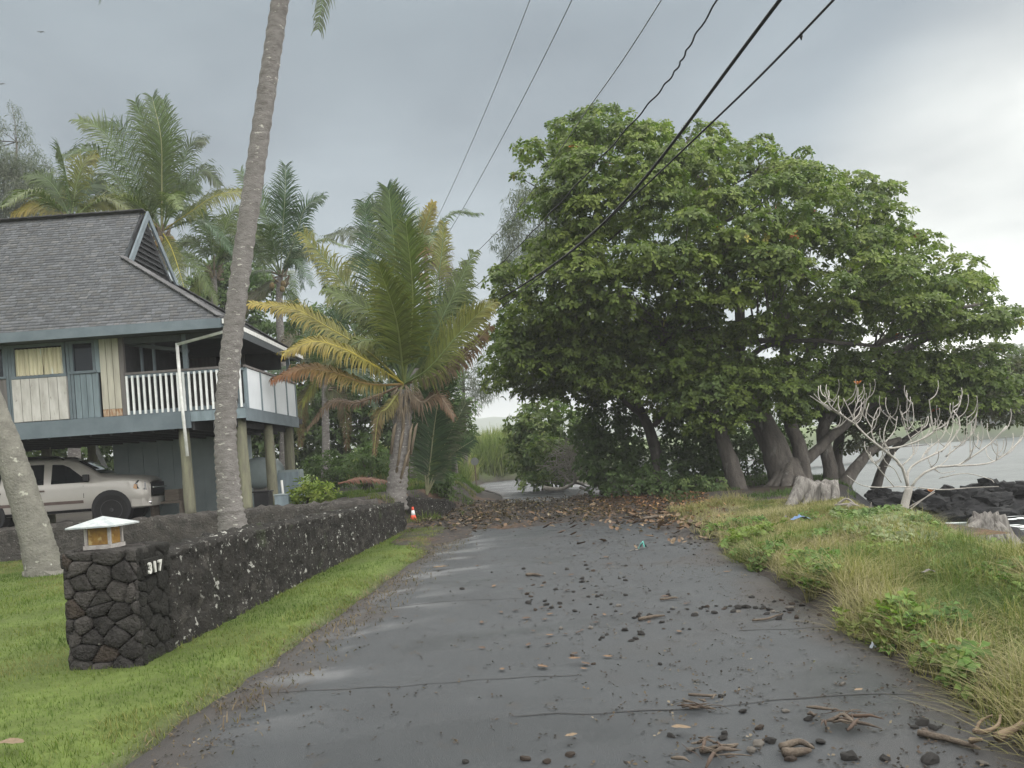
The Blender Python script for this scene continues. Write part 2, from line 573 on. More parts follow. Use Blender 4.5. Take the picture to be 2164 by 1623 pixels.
# the band of gravel, soil and leaf litter that the surf threw over the road
m_litter = mat('soil and leaf litter', (1, 1, 1), (.55, .55, .55), scale=14, rough=.95, bump=1.0, bscale=30, attr=True, spec=.15,
               spots=[((.16, .10, .055), 9, .60, .08), ((.03, .026, .024), 4, .56, .12)])
lx, ly = np.arange(-4.0, 8.2, .11), np.arange(12.8, 30.0, .13)
LX, LY = np.meshgrid(lx, ly)
body = ss(16.2, 18.0, LY + .9 * vnoise(LX, LY, .9) + .25 * np.abs(LX - 1.5)) * (1 - ss(25.0, 27.4, LY + .7 * vnoise(LX, LY, 1.1)))
edge = np.maximum(ss(1.2, .1, np.abs(LX - XL(LY) + .2)), ss(1.6, .1, np.abs(LX - XR(LY) - .4))) * ss(13, 15.5, LY) * (1 - ss(28, 29.5, LY))
cov = np.maximum(body, edge) * ss(2.4, 1.4, np.maximum(XL(LY) - LX, 0)) * ss(3.6, 2.2, np.maximum(LX - XR(LY), 0))
lz = -.05 + np.maximum(cov * (.085 + .030 * vnoise(LX, LY, 3.2) + .022 * vnoise(LX, LY, 9.0)), 0)
tz = terrain(LX, LY)
lz = np.where(cov < .06, -.3, np.maximum(lz, tz + .012 * (cov > .25) - .2 * (cov < .25)))
c1 = .5 + .5 * vnoise(LX, LY, 1.3)
CC = lay(np.broadcast_to(np.array((.055, .050, .047)), LX.shape + (3,)).copy(), ss(.45, .9, c1) * ss(1.5, 5, LX), (.12, .075, .045))
CC = lay(CC, ss(.5, .9, c1) * ss(.6, -.6, LX), (.10, .066, .045))
o = npobj('leaf_litter', np.stack([LX, LY, lz], -1), grid_faces(len(lx), len(ly)), CC.reshape(-1, 3), m_litter, smooth=True)
tag(o, 'dark band of gravel, soil and leaf litter washed over the road', 'litter', kind='stuff')

# far hill, fading in the humid air
m_hill = mat('wooded hill', (.045, .07, .035), (.03, .05, .028), scale=.05, rough=.95)
hx, hy = np.linspace(-900, 520, 110), np.linspace(560, 1100, 24)
HX, HY = np.meshgrid(hx, hy)
HZ = (42 - .012 * (HX + 60)) * ss(560, 700, HY) * (1 - ss(300, 520, HX)) + 2.2 * vnoise(HX, HY, .045) + 1.3 * vnoise(HX, HY, .13) - 2
tag(npobj('hill', np.stack([HX, HY, HZ], -1), grid_faces(len(hx), len(hy)), None, m_hill, smooth=True), kind='structure')

# ------------------------------------------------------------------ lava rock walls
m_lava = mat('mossy lava rock', (.019, .0185, .017), (.034, .032, .029), scale=7, rough=.95, bump=3, bscale=22, spec=.12,
             spots=[((.035, .045, .022), 2.2, .60, .15), ((.30, .30, .275), 9, .635, .025), ((.24, .24, .22), 26, .64, .03), ((.055, .051, .046), 4, .57, .1)])
m_lava2 = mat('weathered lava rock', (.050, .047, .044), (.085, .078, .072), scale=5, rough=.95, bump=3, bscale=26, spec=.12,
              spots=[((.12, .115, .105), 9, .60, .08), ((.30, .29, .27), 24, .675, .03)])
def vor(q):
    d, _ = mn.voronoi(q)
    return d[1] - d[0]
def lava_wall(name, label, path, thick, step, m, amp=.05, cell=4.0, cat='wall'):
    """path: (x, y, z of foot, z of top) along the face towards the viewer, thickness goes to the left of the walk"""
    rows = []
    for (x0, y0, b0, t0), (x1, y1, b1, t1) in zip(path[:-1], path[1:]):
        n = max(2, int(math.hypot(x1 - x0, y1 - y0) / step))
        for i in range(n):
            f = i / n
            rows.append((x0 + (x1 - x0) * f, y0 + (y1 - y0) * f, b0 + (b1 - b0) * f, t0 + (t1 - t0) * f, x1 - x0, y1 - y0))
    rows.append(tuple(path[-1]) + rows[-1][4:])
    V, nc = [], None
    for x, y, b, t, dx, dy in rows:
        l = math.hypot(dx, dy)
        nx_, ny_ = -dy / l, dx / l                     # left of the walk
        hh = t - b + .12
        nh, nt = max(3, int(hh / step)), max(3, int(thick / step))
        if nc is None:
            nh0, nt0, nc = nh, nt, 2 * nh + nt + 1
        sec = [(0, b - .12 + hh * i / nh0, -1, 0) for i in range(nh0)] + [(thick * i / nt0, t, 0, 1) for i in range(nt0)] \
            + [(thick, t - hh * i / nh0, 1, 0) for i in range(nh0 + 1)]
        for off, z, on, oz in sec:
            q = Vector((x + nx_ * off, y + ny_ * off, z))
            d = amp * (vor(q * cell) * 1.1 - .3) + amp * .6 * mn.noise(q * 11) + amp * .4 * mn.noise(q * 3)
            if oz or z > t - .08:
                d += amp * .8 * mn.noise(q * 6)
            cr = .75 if (z > t - .01 and off < .01) or (z > t - .01 and off > thick - .01) else 1.0
            V.append((q.x + nx_ * on * d * cr, q.y + ny_ * on * d * cr, q.z + (d if oz or z > t - .02 else 0)))
    fs = grid_faces(nc, len(rows))
    caps = [tuple(range(nc - 1, -1, -1)), tuple((len(rows) - 1) * nc + i for i in range(nc))]
    me = bpy.data.meshes.new(name)
    me.from_pydata([tuple(np.array(v)) for v in V], [], [tuple(int(i) for i in f) for f in fs] + caps)
    me.update()
    smoothed(me)
    o = link(name, me, m)
    return tag(o, label, cat)
wall = lava_wall('lava_rock_wall', 'long dark mossy lava rock wall along the grass verge, white lichen on its face',
                 [(-2.97, 6.62, .06, .90), (-2.86, 9.0, .06, .90), (-2.72, 12, .05, .84), (-2.55, 15, .04, .76), (-2.42, 17.1, .02, .68)],
                 .42, .05, m_lava, .06, 5.0)
lava_wall('terrace_wall', 'low lava rock terrace wall across the lawn, in front of the parked car',
          [(-22, 16.0, .08, .74), (-14, 15.9, .08, .76), (-8, 16.0, .08, .78), (-5, 16.2, .08, .84), (-2.9, 16.5, .08, .82)],
          .5, .10, m_lava2, .07, 3.2)
lava_wall('wall_stub', 'short dark lava rock wall stub behind the traffic cone', [(-3.1, 19.9, .1, .72), (-2.3, 20.2, .05, .62), (-1.9, 21.4, .05, .5), (-1.75, 23.0, .05, .3)],
          .6, .09, m_lava, .06, 3.6)

# pillar at the near end of the wall, its stones one by one
pil = root('stone_pillar', (-3.28, 6.35, .04), 'square lava rock pillar at the near end of the wall, carrying a lantern', 'pillar')
x0, x1, y0, y1, z0, z1 = -3.56, -2.985, 6.1, 6.66, -.06, 1.0
m_core = mat('dark joint earth', (.018, .017, .016), rough=1.0, spec=.05)
MB().box(x0 + .035, x1 - .03, y0 + .035, y1, z0, z1 - .03).build('core', m_core, pil)
def clip(poly, n, c):
    out = []
    for i in range(len(poly)):
        a, b = poly[i], poly[(i + 1) % len(poly)]
        da, db = a[0] * n[0] + a[1] * n[1] - c, b[0] * n[0] + b[1] * n[1] - c
        if da <= 0: out.append(a)
        if da * db < 0:
            t = da / (da - db)
            out.append((a[0] + (b[0] - a[0]) * t, a[1] + (b[1] - a[1]) * t))
    return out
m_stones = [mat('pillar lava %s' % w, c, tuple(x * .62 for x in c), scale=14, rough=.95, bump=3, bscale=45, spec=.12,
                spots=[((.22, .21, .19), 16, .69, .06), (tuple(x * .5 for x in c), 5, .60, .1)])
            for w, c in (('grey', (.070, .066, .062)), ('dark', (.052, .049, .047)), ('rust', (.080, .066, .056)), ('pale', (.092, .085, .080)))]
m_stdark = mat('pillar lava mossy', (.034, .033, .030), (.022, .022, .02), scale=14, rough=.95, bump=3, bscale=45, spec=.12,
               spots=[((.04, .05, .026), 5, .6, .15), ((.24, .24, .21), 22, .71, .03)])
def stones(w, h, put, mats_, seed, nx_, ny_):
    R = random.Random(seed)
    pts = [((i + .5 + R.uniform(-.46, .46) + (.5 if j % 2 else 0)) * w / nx_, (j + .5 + R.uniform(-.46, .46)) * h / ny_) for j in range(ny_) for i in range(-1, nx_ + 1)]
    for k, p in enumerate(pts):
        poly = [(0, 0), (w, 0), (w, h), (0, h)]
        for q in pts:
            if q is not p:
                n = (q[0] - p[0], (q[1] - p[1]) * 1.45)
                c = n[0] * (p[0] + q[0]) / 2 + n[1] * (p[1] + q[1]) / 2
                poly = clip(poly, n, c)
                if not poly: break
        if len(poly) < 3: continue
        ar = abs(sum(a[0] * b[1] - b[0] * a[1] for a, b in zip(poly, poly[1:] + poly[:1]))) / 2
        if ar < .0012: continue
        cx_, cy_ = sum(a[0] for a in poly) / len(poly), sum(a[1] for a in poly) / len(poly)
        fine = []
        for a, b in zip(poly, poly[1:] + poly[:1]):
            for i in range(3):
                fine.append((a[0] + (b[0] - a[0]) * i / 3, a[1] + (b[1] - a[1]) * i / 3))
        # round the corners: blend towards neighbours
        rd = [tuple((fine[i - 1][d] + 4 * fine[i][d] + fine[(i + 1) % len(fine)][d]) / 6 for d in (0, 1)) for i in range(len(fine))]
        mb, n = MB(), len(rd)
        dep = R.uniform(.035, .065)
        rings = []
        for s, dd in ((.985, -.01), (.98, dep * .6), (.90, dep * .95), (.62, dep * 1.05)):
            rings.append([put(cx_ + (a - cx_) * s, cy_ + (b - cy_) * s, dd + .010 * mn.noise(Vector((a * 20, b * 20, seed + s)))) for a, b in rd])
        rings.append([put(cx_, cy_, dep * 1.12)])
        vs = [q for r in rings for q in r]
        fs = [(r * n + i, r * n + (i + 1) % n, (r + 1) * n + (i + 1) % n, (r + 1) * n + i) for r in range(3) for i in range(n)]
        fs += [(3 * n + i, 3 * n + (i + 1) % n, 4 * n) for i in range(n)]
        mb.add(vs, fs)
        mb.build('stone', R.choice(mats_), pil, smooth=True)
stones(x1 - x0, z1 - z0, lambda a, b, d: Vector((x0 + a, y0 + .035 - d, z0 + b)), [m_stones[i] for i in (0, 0, 1, 0, 0, 1, 3, 0, 1, 2, 3)], 3, 3, 10)
stones(y1 - y0, z1 - z0, lambda a, b, d: Vector((x1 - .04 + d, y0 + a, z0 + b)), [m_stdark], 8, 3, 9)
stones(x1 - x0, y1 - y0, lambda a, b, d: Vector((x0 + a, y0 + b, z1 - .04 + d * .8)), [m_stones[i] for i in (0, 1, 3)], 5, 3, 3)
stones(y1 - y0, z1 - z0, lambda a, b, d: Vector((x0 + .035 - d, y1 - a, z0 + b)), [m_stones[i] for i in (0, 1)], 12, 3, 8)

# house number, white digits on the road side of the pillar
m_digit = mat('white number paint', (.50, .50, .47), (.36, .36, .33), scale=40, rough=.6)
num = root('house_number', (x1 + .045, 6.3, .84), 'white house number 317 fixed to the road side of the stone pillar', 'house number')
for i, ch in enumerate('317'):
    cu = bpy.data.curves.new('digit', 'FONT')
    cu.body = ch
    cu.size = .115
    cu.extrude = .006
    cu.offset = .005
    t = bpy.data.objects.new('tmp', cu)
    COL.objects.link(t)
    bpy.context.view_layer.update()
    me = bpy.data.meshes.new_from_object(t.evaluated_get(bpy.context.evaluated_depsgraph_get()))
    bpy.data.objects.remove(t)
    me.name = 'digit'
    me.transform(Matrix(((0, 0, 1, 0.012), (1, 0, 0, -.13 + i * .087), (0, 1, 0, -.05), (0, 0, 0, 1))))
    me.materials.clear()
    link('digit', me, m_digit, num)
MB().box(x1 + .01, x1 + .05, 6.15, 6.45, .78, .90).build('backing', m_stdark, num)

# lantern on the pillar
lan = root('pillar_lantern', (-3.36, 6.36, 1.0), 'copper green roofed lantern with amber glass standing on the stone pillar', 'lantern')
lx_, ly_ = -3.36, 6.36
m_verd = mat('weathered galvanised sheet', (.36, .38, .37), (.25, .28, .29), scale=22, rough=.5, spec=.5, bump=.3, bscale=60, metal=.2)
m_amber = mat('amber glass', (.36, .21, .055), (.25, .14, .05), scale=26, rough=.35, spec=.5, trans=.35, spots=[((.50, .38, .18), 18, .56, .1)])
m_scale = mat('chalky metal', (.33, .32, .30), (.25, .23, .215), scale=30, rough=.8, bump=.5, bscale=80)
MB().box(lx_ - .115, lx_ + .115, ly_ - .115, ly_ + .115, 1.0, 1.035).build('base', m_scale, lan, bevel=.004)
for sx_ in (-1, 1):
    for sy_ in (-1, 1):
        MB().box(lx_ + sx_ * .094 - .011, lx_ + sx_ * .094 + .011, ly_ + sy_ * .094 - .011, ly_ + sy_ * .094 + .011, 1.037, 1.18).build('corner_bar', m_scale, lan)
for s in (-1, 1):
    MB().box(lx_ - .08, lx_ + .08, ly_ + s * .088 - .003, ly_ + s * .088 + .003, 1.037, 1.178).build('pane', m_amber, lan)
    MB().box(lx_ + s * .088 - .003, lx_ + s * .088 + .003, ly_ - .08, ly_ + .08, 1.037, 1.178).build('pane', m_amber, lan)
rf = MB()
e, ap = .20, Vector((lx_, ly_, 1.262))
c4 = [Vector((lx_ + a * e, ly_ + b * e, 1.178)) for a, b in ((-1, -1), (1, -1), (1, 1), (-1, 1))]
c5 = [q + Vector((0, 0, .012)) for q in c4]
rf.add(c4 + c5 + [ap], [(3, 2, 1, 0)] + [(i, (i + 1) % 4, 4 + (i + 1) % 4, 4 + i) for i in range(4)] + [(4 + i, 4 + (i + 1) % 4, 8) for i in range(4)])
rf.build('cap', m_verd, lan)
# ------------------------------------------------------------------ the house on posts
m_blue = mat('slate blue paint', (.135, .165, .185), (.105, .132, .15), scale=3, rough=.75, bump=.2, bscale=60)
m_bluel = mat('faded blue siding', (.19, .235, .26), (.13, .165, .185), scale=2.5, rough=.8, bump=.2, bscale=50, stretch=(3, 3, .6))
m_white = mat('aged white siding', (.50, .485, .46), (.36, .345, .32), scale=2.5, rough=.8, bump=.2, bscale=50, stretch=(3, 3, .8),
              spots=[((.25, .23, .21), 7, .61, .10)])
m_cream = mat('stained cream siding', (.47, .45, .38), (.34, .32, .27), scale=2.2, rough=.85, bump=.2, bscale=50, stretch=(4, 4, .5))
m_rust = mat('rusted siding', (.24, .12, .055), (.40, .33, .25), scale=9, rough=.9, stretch=(3, 3, 1))
m_brown = mat('grey brown siding', (.155, .145, .14), (.11, .10, .098), scale=2.5, rough=.85, stretch=(4, 4, .5))
m_wpaint = mat('white rail paint', (.72, .73, .73), (.60, .62, .62), scale=6, rough=.6)
m_wpanel = mat('white deck panel', (.60, .63, .66), (.52, .55, .58), scale=1.5, rough=.65)
m_glassd = mat('dark window glass', (.012, .014, .018), rough=.12, spec=.6)
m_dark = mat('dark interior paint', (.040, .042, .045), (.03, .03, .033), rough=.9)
m_curt = mat('old curtain cloth', (.62, .58, .42), (.46, .42, .30), scale=3, rough=.95, stretch=(5, 5, .4), spots=[((.60, .66, .64), 1.8, .62, .06)])
m_gutter = mat('white gutter', (.70, .71, .70), (.55, .55, .53), scale=8, rough=.5)
m_log = mat('mossy post wood', (.135, .13, .10), (.20, .20, .135), scale=4, rough=.9, bump=1, bscale=30, stretch=(3, 3, .5), spots=[((.45, .45, .38), 12, .71, .05)])
m_shing = mat('roof shingle', (1, 1, 1), (.8, .8, .8), scale=30, rough=.92, attr=True, spec=.2)
m_gable = mat('gable louvre paint', (.045, .05, .055), (.035, .04, .044), rough=.85)
m_soff = mat('soffit paint', (.07, .08, .088), rough=.85)

FY = 17.3
hs = root('house', (-9.5, 19.5, .55), 'slate blue house raised on wooden posts, shingled hip roof and white railed deck', 'house')
XE, ZE, YE, RX, RY, RZ = -6.02, 4.92, 16.7, -8.93, 19.75, 8.32
GX0, GZ0 = -8.80, 6.80                    # where hip meets gable
kf = (RZ - ZE) / (RY - YE)
YG = YE + (GZ0 - ZE) / kf
YB = 2 * RY - YE
XW = -18.0
# roof deck as slabs under the shingles
def slab(pts, th=.10):
    n = (Vector(pts[1]) - Vector(pts[0])).cross(Vector(pts[2]) - Vector(pts[0])).normalized()
    if n.z < 0: n = -n
    return [tuple(Vector(q)) for q in pts], -n * th
roof = MB()
for pts in ([(XW, YE, ZE), (XE, YE, ZE), (GX0, YG, GZ0), (RX, RY, RZ), (XW, RY, RZ)],
            [(XW, YB, ZE), (XW, RY, RZ), (RX, RY, RZ), (GX0, 2 * RY - YG, GZ0), (XE, YB, ZE)],
            [(XE, YE, ZE), (XE, YB, ZE), (GX0, 2 * RY - YG, GZ0), (GX0, YG, GZ0)]):
    p, d = slab(pts)
    roof.prism(p, d)
rfo = roof.build('roof', m_soff, hs)
def shingles(corner, along, up, rows, right, expo=.105, seed=1):
    R = random.Random(seed)
    A, U = Vector(along).normalized(), Vector(up).normalized()
    N = A.cross(U).normalized()
    if N.z < 0: N = -N
    V, Fc, C = [], [], []
    for r in range(rows):
        s = r * expo
        l, rr = right(s)
        x = l - R.uniform(0, .25)
        while x < rr:
            w = R.choice((.09, .12, .16, .2))
            a, b = max(x, l), min(x + w - .008, rr)
            x += w
            if b - a < .03: continue
            h = R.uniform(.016, .026)
            o0 = Vector(corner) + U * (s - R.uniform(0, .014))
            q = [o0 + A * a + N * h, o0 + A * b + N * h, o0 + A * b + U * (expo * 1.15) + N * .006, o0 + A * a + U * (expo * 1.15) + N * .006, o0 + A * a - N * .0, o0 + A * b - N * .0]
            base = len(V)
            V += [tuple(k) for k in q]
            g = R.choice((.118, .126, .134, .142, .155)) * R.uniform(.88, 1.12)
            c = (g * .95, g * .99, g * 1.06) if R.random() < .7 else (g * .98, g * .99, g * 1.01)
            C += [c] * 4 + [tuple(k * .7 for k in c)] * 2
            Fc += [(base, base + 1, base + 2, base + 3), (base + 4, base + 5, base + 1, base)]
    return V, Fc, C
Us = Vector((0, RY - YE, RZ - ZE))
sl = Us.length
def rt(s):
    z = ZE + (RZ - ZE) * s / sl
    x = XE + (GX0 - XE) * (z - ZE) / (GZ0 - ZE) if z < GZ0 else GX0 + (RX - GX0) * (z - GZ0) / (RZ - GZ0)
    return 0, x - XW
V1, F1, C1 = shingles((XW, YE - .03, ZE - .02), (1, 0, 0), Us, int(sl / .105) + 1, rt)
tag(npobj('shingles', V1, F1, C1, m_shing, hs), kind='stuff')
Uh = Vector((GX0 - XE, 0, GZ0 - ZE))
hl = Uh.length
def rh(s):
    t = min(1, s / hl)
    return (YG - YE) * t, (YB - YE) - (YG - YE) * t
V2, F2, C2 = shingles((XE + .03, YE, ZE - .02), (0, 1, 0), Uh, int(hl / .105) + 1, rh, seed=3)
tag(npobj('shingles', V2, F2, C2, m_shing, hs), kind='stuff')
# ridge caps and hip caps
cap = MB()
def caprow(a, b, w=.24, step=.2):
    a, b = Vector(a), Vector(b)
    n = int((b - a).length / step)
    for i in range(n):
        g = rnd.uniform(.06, .11)
        cap.bar(a.lerp(b, i / n) + Vector((0, 0, .015)), a.lerp(b, (i + 1.25) / n) + Vector((0, 0, .03)), w, .02, (g, g, g * 1.03))
caprow((XW, RY, RZ + .04), (RX + .03, RY, RZ + .04), .3, .28)
caprow((XE, YE, ZE + .04), (GX0, YG, GZ0 + .04), .2, .18)
caprow((XE, YB, ZE + .04), (GX0, 2 * RY - YG, GZ0 + .04), .2, .18)
tag(cap.build('ridge_cap', m_shing, hs), kind='stuff')
# gable: barge boards and a recessed louvred triangle
for s in (-1, 1):
    yb = RY + s * (RY - YG)
    MB().prism([(GX0 + .10, yb, GZ0 - .03), (GX0 + .10, yb - s * .17, GZ0 - .03), (RX + .14, RY, RZ - .16), (RX + .14, RY, RZ + .05)], (.05, 0, 0)).build('barge_board', m_blue, hs)
gb = MB().prism([(GX0 - .10, YG - .05, GZ0 - .06), (GX0 - .10, 2 * RY - YG + .05, GZ0 - .06), (GX0 - .10, RY, RZ + .0)], (.04, 0, 0)).build('gable', m_dark, hs)
hgt = RZ - .2 - GZ0
for i in range(9):
    z = GZ0 + .06 + i * hgt / 9.6
    hw = (RY - YG - .16) * (1 - (z - GZ0) / hgt)
    if hw < .06: continue
    MB().prism([(GX0 - .07, RY - hw, z), (GX0 - .07, RY + hw, z), (GX0 - .01, RY + hw * .96, z - .045), (GX0 - .01, RY - hw * .96, z - .045)], (.006, 0, .016)).build('slat', m_gable, gb)
# eaves: fascia, soffit, gutter
MB().box(XW, XE + .02, YE - .06, YE - .02, ZE - .21, ZE - .005).build('fascia', m_blue, hs)
MB().box(XE - .0, XE + .04, YE - .015, YB, ZE - .19, ZE - .01).build('fascia', m_blue, hs)
MB().box(XW, XE - .03, YE - .01, FY + .1, ZE - .16, ZE - .12).build('soffit', m_soff, hs)
MB().box(-8.4, XE - .03, FY + .105, YB - .1, ZE - .16, ZE - .12).build('soffit', m_soff, hs)
gt = MB()
for a, b in ((.0, .012), (.088, .1)):
    gt.box(XE + .045 + a, XE + .045 + b, YE - .03, YB, ZE - .12, ZE - .02)
gt.box(XE + .0575, XE + .1325, YE - .03, YB, ZE - .12, ZE - .108)
gt.box(XE + .0575, XE + .1325, YE - .042, YE - .031, ZE - .12, ZE - .02)
gto = gt.build('gutter', m_gutter, hs)
dp = [P(476, 700, 16.85), P(462, 704, 16.9), P(374, 728, 17.08), P(373, 735, 17.1), P(384, 848, 17.1), P(396, 964, 17.1)]
MB().tube([dp[0] + Vector((.2, 0, .04)), dp[1], dp[2]], .034, 8).build('downspout', m_gutter, hs, smooth=True)
MB().tube([dp[2] + Vector((0, 0, .03)), dp[4], dp[5]], .038, 8).build('downspout', m_gutter, hs, smooth=True)

# floor: rim beam, joist underside, deck
MB().box(XW, -7.02, FY - .07, FY - .02, 2.66, 3.03).build('rim_beam', m_blue, hs)
MB().box(-7.018, -5.80, FY - .06, FY - .015, 2.80, 3.02).build('rim_beam', m_bluel, hs)
MB().box(-5.80, -5.755, FY - .055, 21.4, 2.74, 3.02).build('rim_beam', m_blue, hs)
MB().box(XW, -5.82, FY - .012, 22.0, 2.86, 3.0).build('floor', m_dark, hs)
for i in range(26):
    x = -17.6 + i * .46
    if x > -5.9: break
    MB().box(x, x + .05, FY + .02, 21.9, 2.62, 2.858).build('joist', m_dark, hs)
# front wall in bays
ZT = ZE - .165
def board_panel(name, xa, xb, za, zb, n, m, y=FY, proud=.0, rot=0):
    w = (xb - xa) / n
    pn = MB().box(xa, xb, y + .012, y + .05, za, zb).build(name, m, hs)
    for i in range(n):
        MB().box(xa + i * w + .006, xa + (i + 1) * w - .006, y - .012 - proud, y + .010, za + rnd.uniform(0, .006), zb).build('board', m, pn)
    return pn
def window(xa, xb, za, zb, m_pane, fr=.05, y=FY, depth=.06, mul=0):
    fo = MB()
    fo.box(xa, xb, y - .02, y + depth, zb - fr, zb)
    fo.box(xa, xa + fr, y - .02, y + depth, za + fr, zb - fr)
    fo.box(xb - fr, xb, y - .02, y + depth, za + fr, zb - fr)
    w = fo.build('window', m_blue, hs)
    MB().box(xa - .02, xb + .02, y - .05, y + depth, za, za + fr).build('sill', m_blue, w)
    MB().box(xa + fr, xb - fr, y + .03, y + .036, za + fr, zb - fr).build('pane', m_pane, w)
    return w
board_panel('wall', XW, -11.72, 3.04, ZT, 34, m_bluel)
board_panel('wall_panel', -11.72, -11.05, 3.04, 4.02, 4, m_brown)
window(-11.72, -11.05, 4.03, ZT, m_glassd)
board_panel('corner_trim', -11.05, -10.91, 3.04, ZT, 2, m_blue, proud=.012)
board_panel('wall_panel', -10.91, -9.70, 3.045, 3.99, 6, m_white, proud=.05)
cw = window(-10.91, -9.72, 4.0, ZT, m_glassd, fr=.06, depth=.26)
ct = MB()                                   # gathered curtains just behind the opening
for xa, xb, sd_ in ((-10.84, -10.22, 1), (-10.24, -9.79, 2)):
    n = 44
    top = [Vector((xa + (xb - xa) * i / n, FY + .002 + .022 * math.sin(i * .95 + sd_) + .008 * math.sin(i * 2.3), ZT - .1)) for i in range(n + 1)]
    bot = [Vector((q.x + (.05 * math.sin(i * .3 + sd_) if sd_ == 2 else 0), q.y + .004 * math.sin(i), 4.07)) for i, q in enumerate(top)]
    MB().add(top + bot, [(i, i + 1, n + 2 + i, n + 1 + i) for i in range(n)]).build('curtain', m_curt, cw, smooth=True)
board_panel('corner_trim', -9.695, -9.55, 3.04, ZT, 2, m_blue, proud=.01)
board_panel('wall_panel', -9.55, -9.02, 3.04, 4.02, 4, m_bluel)
window(-9.60, -9.06, 4.03, ZT, m_glassd, fr=.055)
board_panel('corner_trim', -9.06, -8.95, 4.03, ZT, 1, m_bluel, proud=.004)
cp = board_panel('wall_panel', -8.95, -8.52, 3.20, ZT, 3, m_cream, proud=.02)
board_panel('wall_panel', -8.95, -8.52, 3.04, 3.198, 3, m_rust, proud=.02)['label'] = 'rust stained foot of the cream wall panel'
MB().box(-8.515, -8.42, FY - .03, FY + .06, 3.04, ZT).build('corner_trim', m_brown, hs)
MB().box(XW, -5.9, FY - .035, FY + .05, ZT + .002, ZT + .038).build('head_beam', m_dark, hs)
# enclosed room and the open porch behind the rail
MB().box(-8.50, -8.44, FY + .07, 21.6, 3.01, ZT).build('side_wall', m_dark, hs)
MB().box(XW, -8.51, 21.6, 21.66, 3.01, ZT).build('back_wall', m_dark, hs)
MB().box(-8.44, -7.72, 20.9, 20.96, 3.01, ZT).build('porch_wall', m_brown, hs)
MB().box(-7.715, -7.30, 20.9, 20.95, 3.01, ZT).build('porch_door', m_dark, hs)
MB().box(-7.295, -6.95, 20.88, 20.96, 3.01, ZT).build('porch_wall', m_brown, hs)
MB().box(-6.945, -6.0, 20.9, 20.95, 4.3, ZT).build('screen', m_dark, hs)
MB().box(-6.945, -6.0, 20.91, 20.94, 3.01, 3.72).build('screen', m_dark, hs)
for x in (-8.30, -8.02):
    MB().box(x, x + .05, FY + .5, FY + .56, 3.01, ZT).build('screen_post', m_blue, hs)
for x, y in ((-7.10, FY + .05), (-5.93, FY + .03), (-5.93, 21.3)):
    MB().box(x - .045, x + .045, y, y + .09, 3.01, ZT).build('deck_post', m_blue, hs)
MB().bar((-8.44, FY + .12, ZT - .05), (-5.95, FY + .12, ZT - .06), .09, .16).build('porch_beam', m_soff, hs)
MB().bar((-5.92, FY + .12, ZT - .05), (-5.92, 21.4, ZT - .05), .09, .16).build('porch_beam', m_soff, hs)
MB().bar((-8.42, FY + .3, ZT - .10), (-7.1, FY + .3, ZT - .34), .05, .08).build('porch_beam', m_soff, hs)
# railing
rl = MB().box(-8.44, -5.80, FY - .03, FY + .045, 3.93, 3.98).build('railing', m_brown, hs)
MB().box(-8.44, -5.80, FY - .01, FY + .03, 3.86, 3.925).build('rail', m_blue, rl)
MB().box(-8.44, -5.80, FY - .01, FY + .03, 3.03, 3.13).build('rail', m_blue, rl)
n = 21
for i in range(n):
    x = -8.38 + i * (2.50 / (n - 1))
    MB().box(x - .021, x + .021, FY - .052, FY - .013, 3.045, 3.90).build('baluster', m_wpaint, rl)
re_ = MB().box(-5.84, -5.75, FY - .03, 21.36, 3.93, 3.98).build('railing', m_brown, hs)
edges = [FY + .07, 18.35, 19.4, 20.45, 21.3]
for a, b in zip(edges[:-1], edges[1:]):
    MB().box(-5.80, -5.775, a + .035, b - .035, 3.03, 3.92).build('panel', m_wpanel, re_)
for y in edges:
    MB().box(-5.835, -5.755, y - .03, y + .03, 3.025, 3.925).build('rail_post', m_bluel, re_)
pl = root('potted_plant', (-6.75, FY + .9, 3.02), 'small potted plant on the deck seen through the white balusters', 'plant')
MB().lathe((-6.75, FY + .9, 3.02), [(.12, 0), (.16, .25), (.15, .25)], 12).build('pot', m_rust, pl)
# posts that carry the house
posts = [((388, 905), (404, 1092), 17.52, .115), ((508, 884), (523, 1082), 17.55, .12), ((566, 897), (579, 1072), 19.4, .12), ((609, 902), (617, 1062), 21.2, .13)]
for (u0, v0), (u1, v1), Y, r in posts:
    a, b = P(u0, v0, Y), P(u1, v1, Y)
    a.z = min(a.z, 2.86)
    b.z = min(b.z, .62)
    pts = [b.lerp(a, i / 8) + Vector((.015 * mn.noise(Vector((u0, i, 0))), .02 * mn.noise(Vector((u0, i, 9))), 0)) for i in range(9)]
    MB().tube(pts, [r * (1.12 - .02 * i) for i in range(9)], 12, jit=.1).build('support_post', m_log, hs, smooth=True)
for x, y in ((-12.6, 21.2), (-11.35, 21.2), (-14.5, 17.6), (-10.9, 17.6)):
    if (x, y) == (-10.9, 17.6): continue
    MB().tube([(x, y, .45), (x, y, 1.7), (x, y, 2.86)], .12, 10, jit=.08).build('support_post', m_log if y > 20 else m_log, hs, smooth=True)
bcr = MB().bar((-10.85, 21.2, 1.55), (-11.3, 21.2, 2.7), .07, .1).build('brace', m_wpaint, hs)
m_store = mat('store wall paint', (.26, .305, .31), (.21, .25, .255), scale=1.2, rough=.85)
MB().box(-10.95, -7.25, 21.5, 21.6, .5, 2.856).build('store_wall', m_store, hs)
for i in range(9):
    MB().box(-10.93 + i * .41, -10.93 + i * .41 + .395, 21.485, 21.499, .5, 2.85).build('board', m_store, bpy.data.objects['store_wall'])
MB().box(-7.248, -7.17, 21.3, 21.62, .5, 2.856).build('store_wall', m_store, hs)

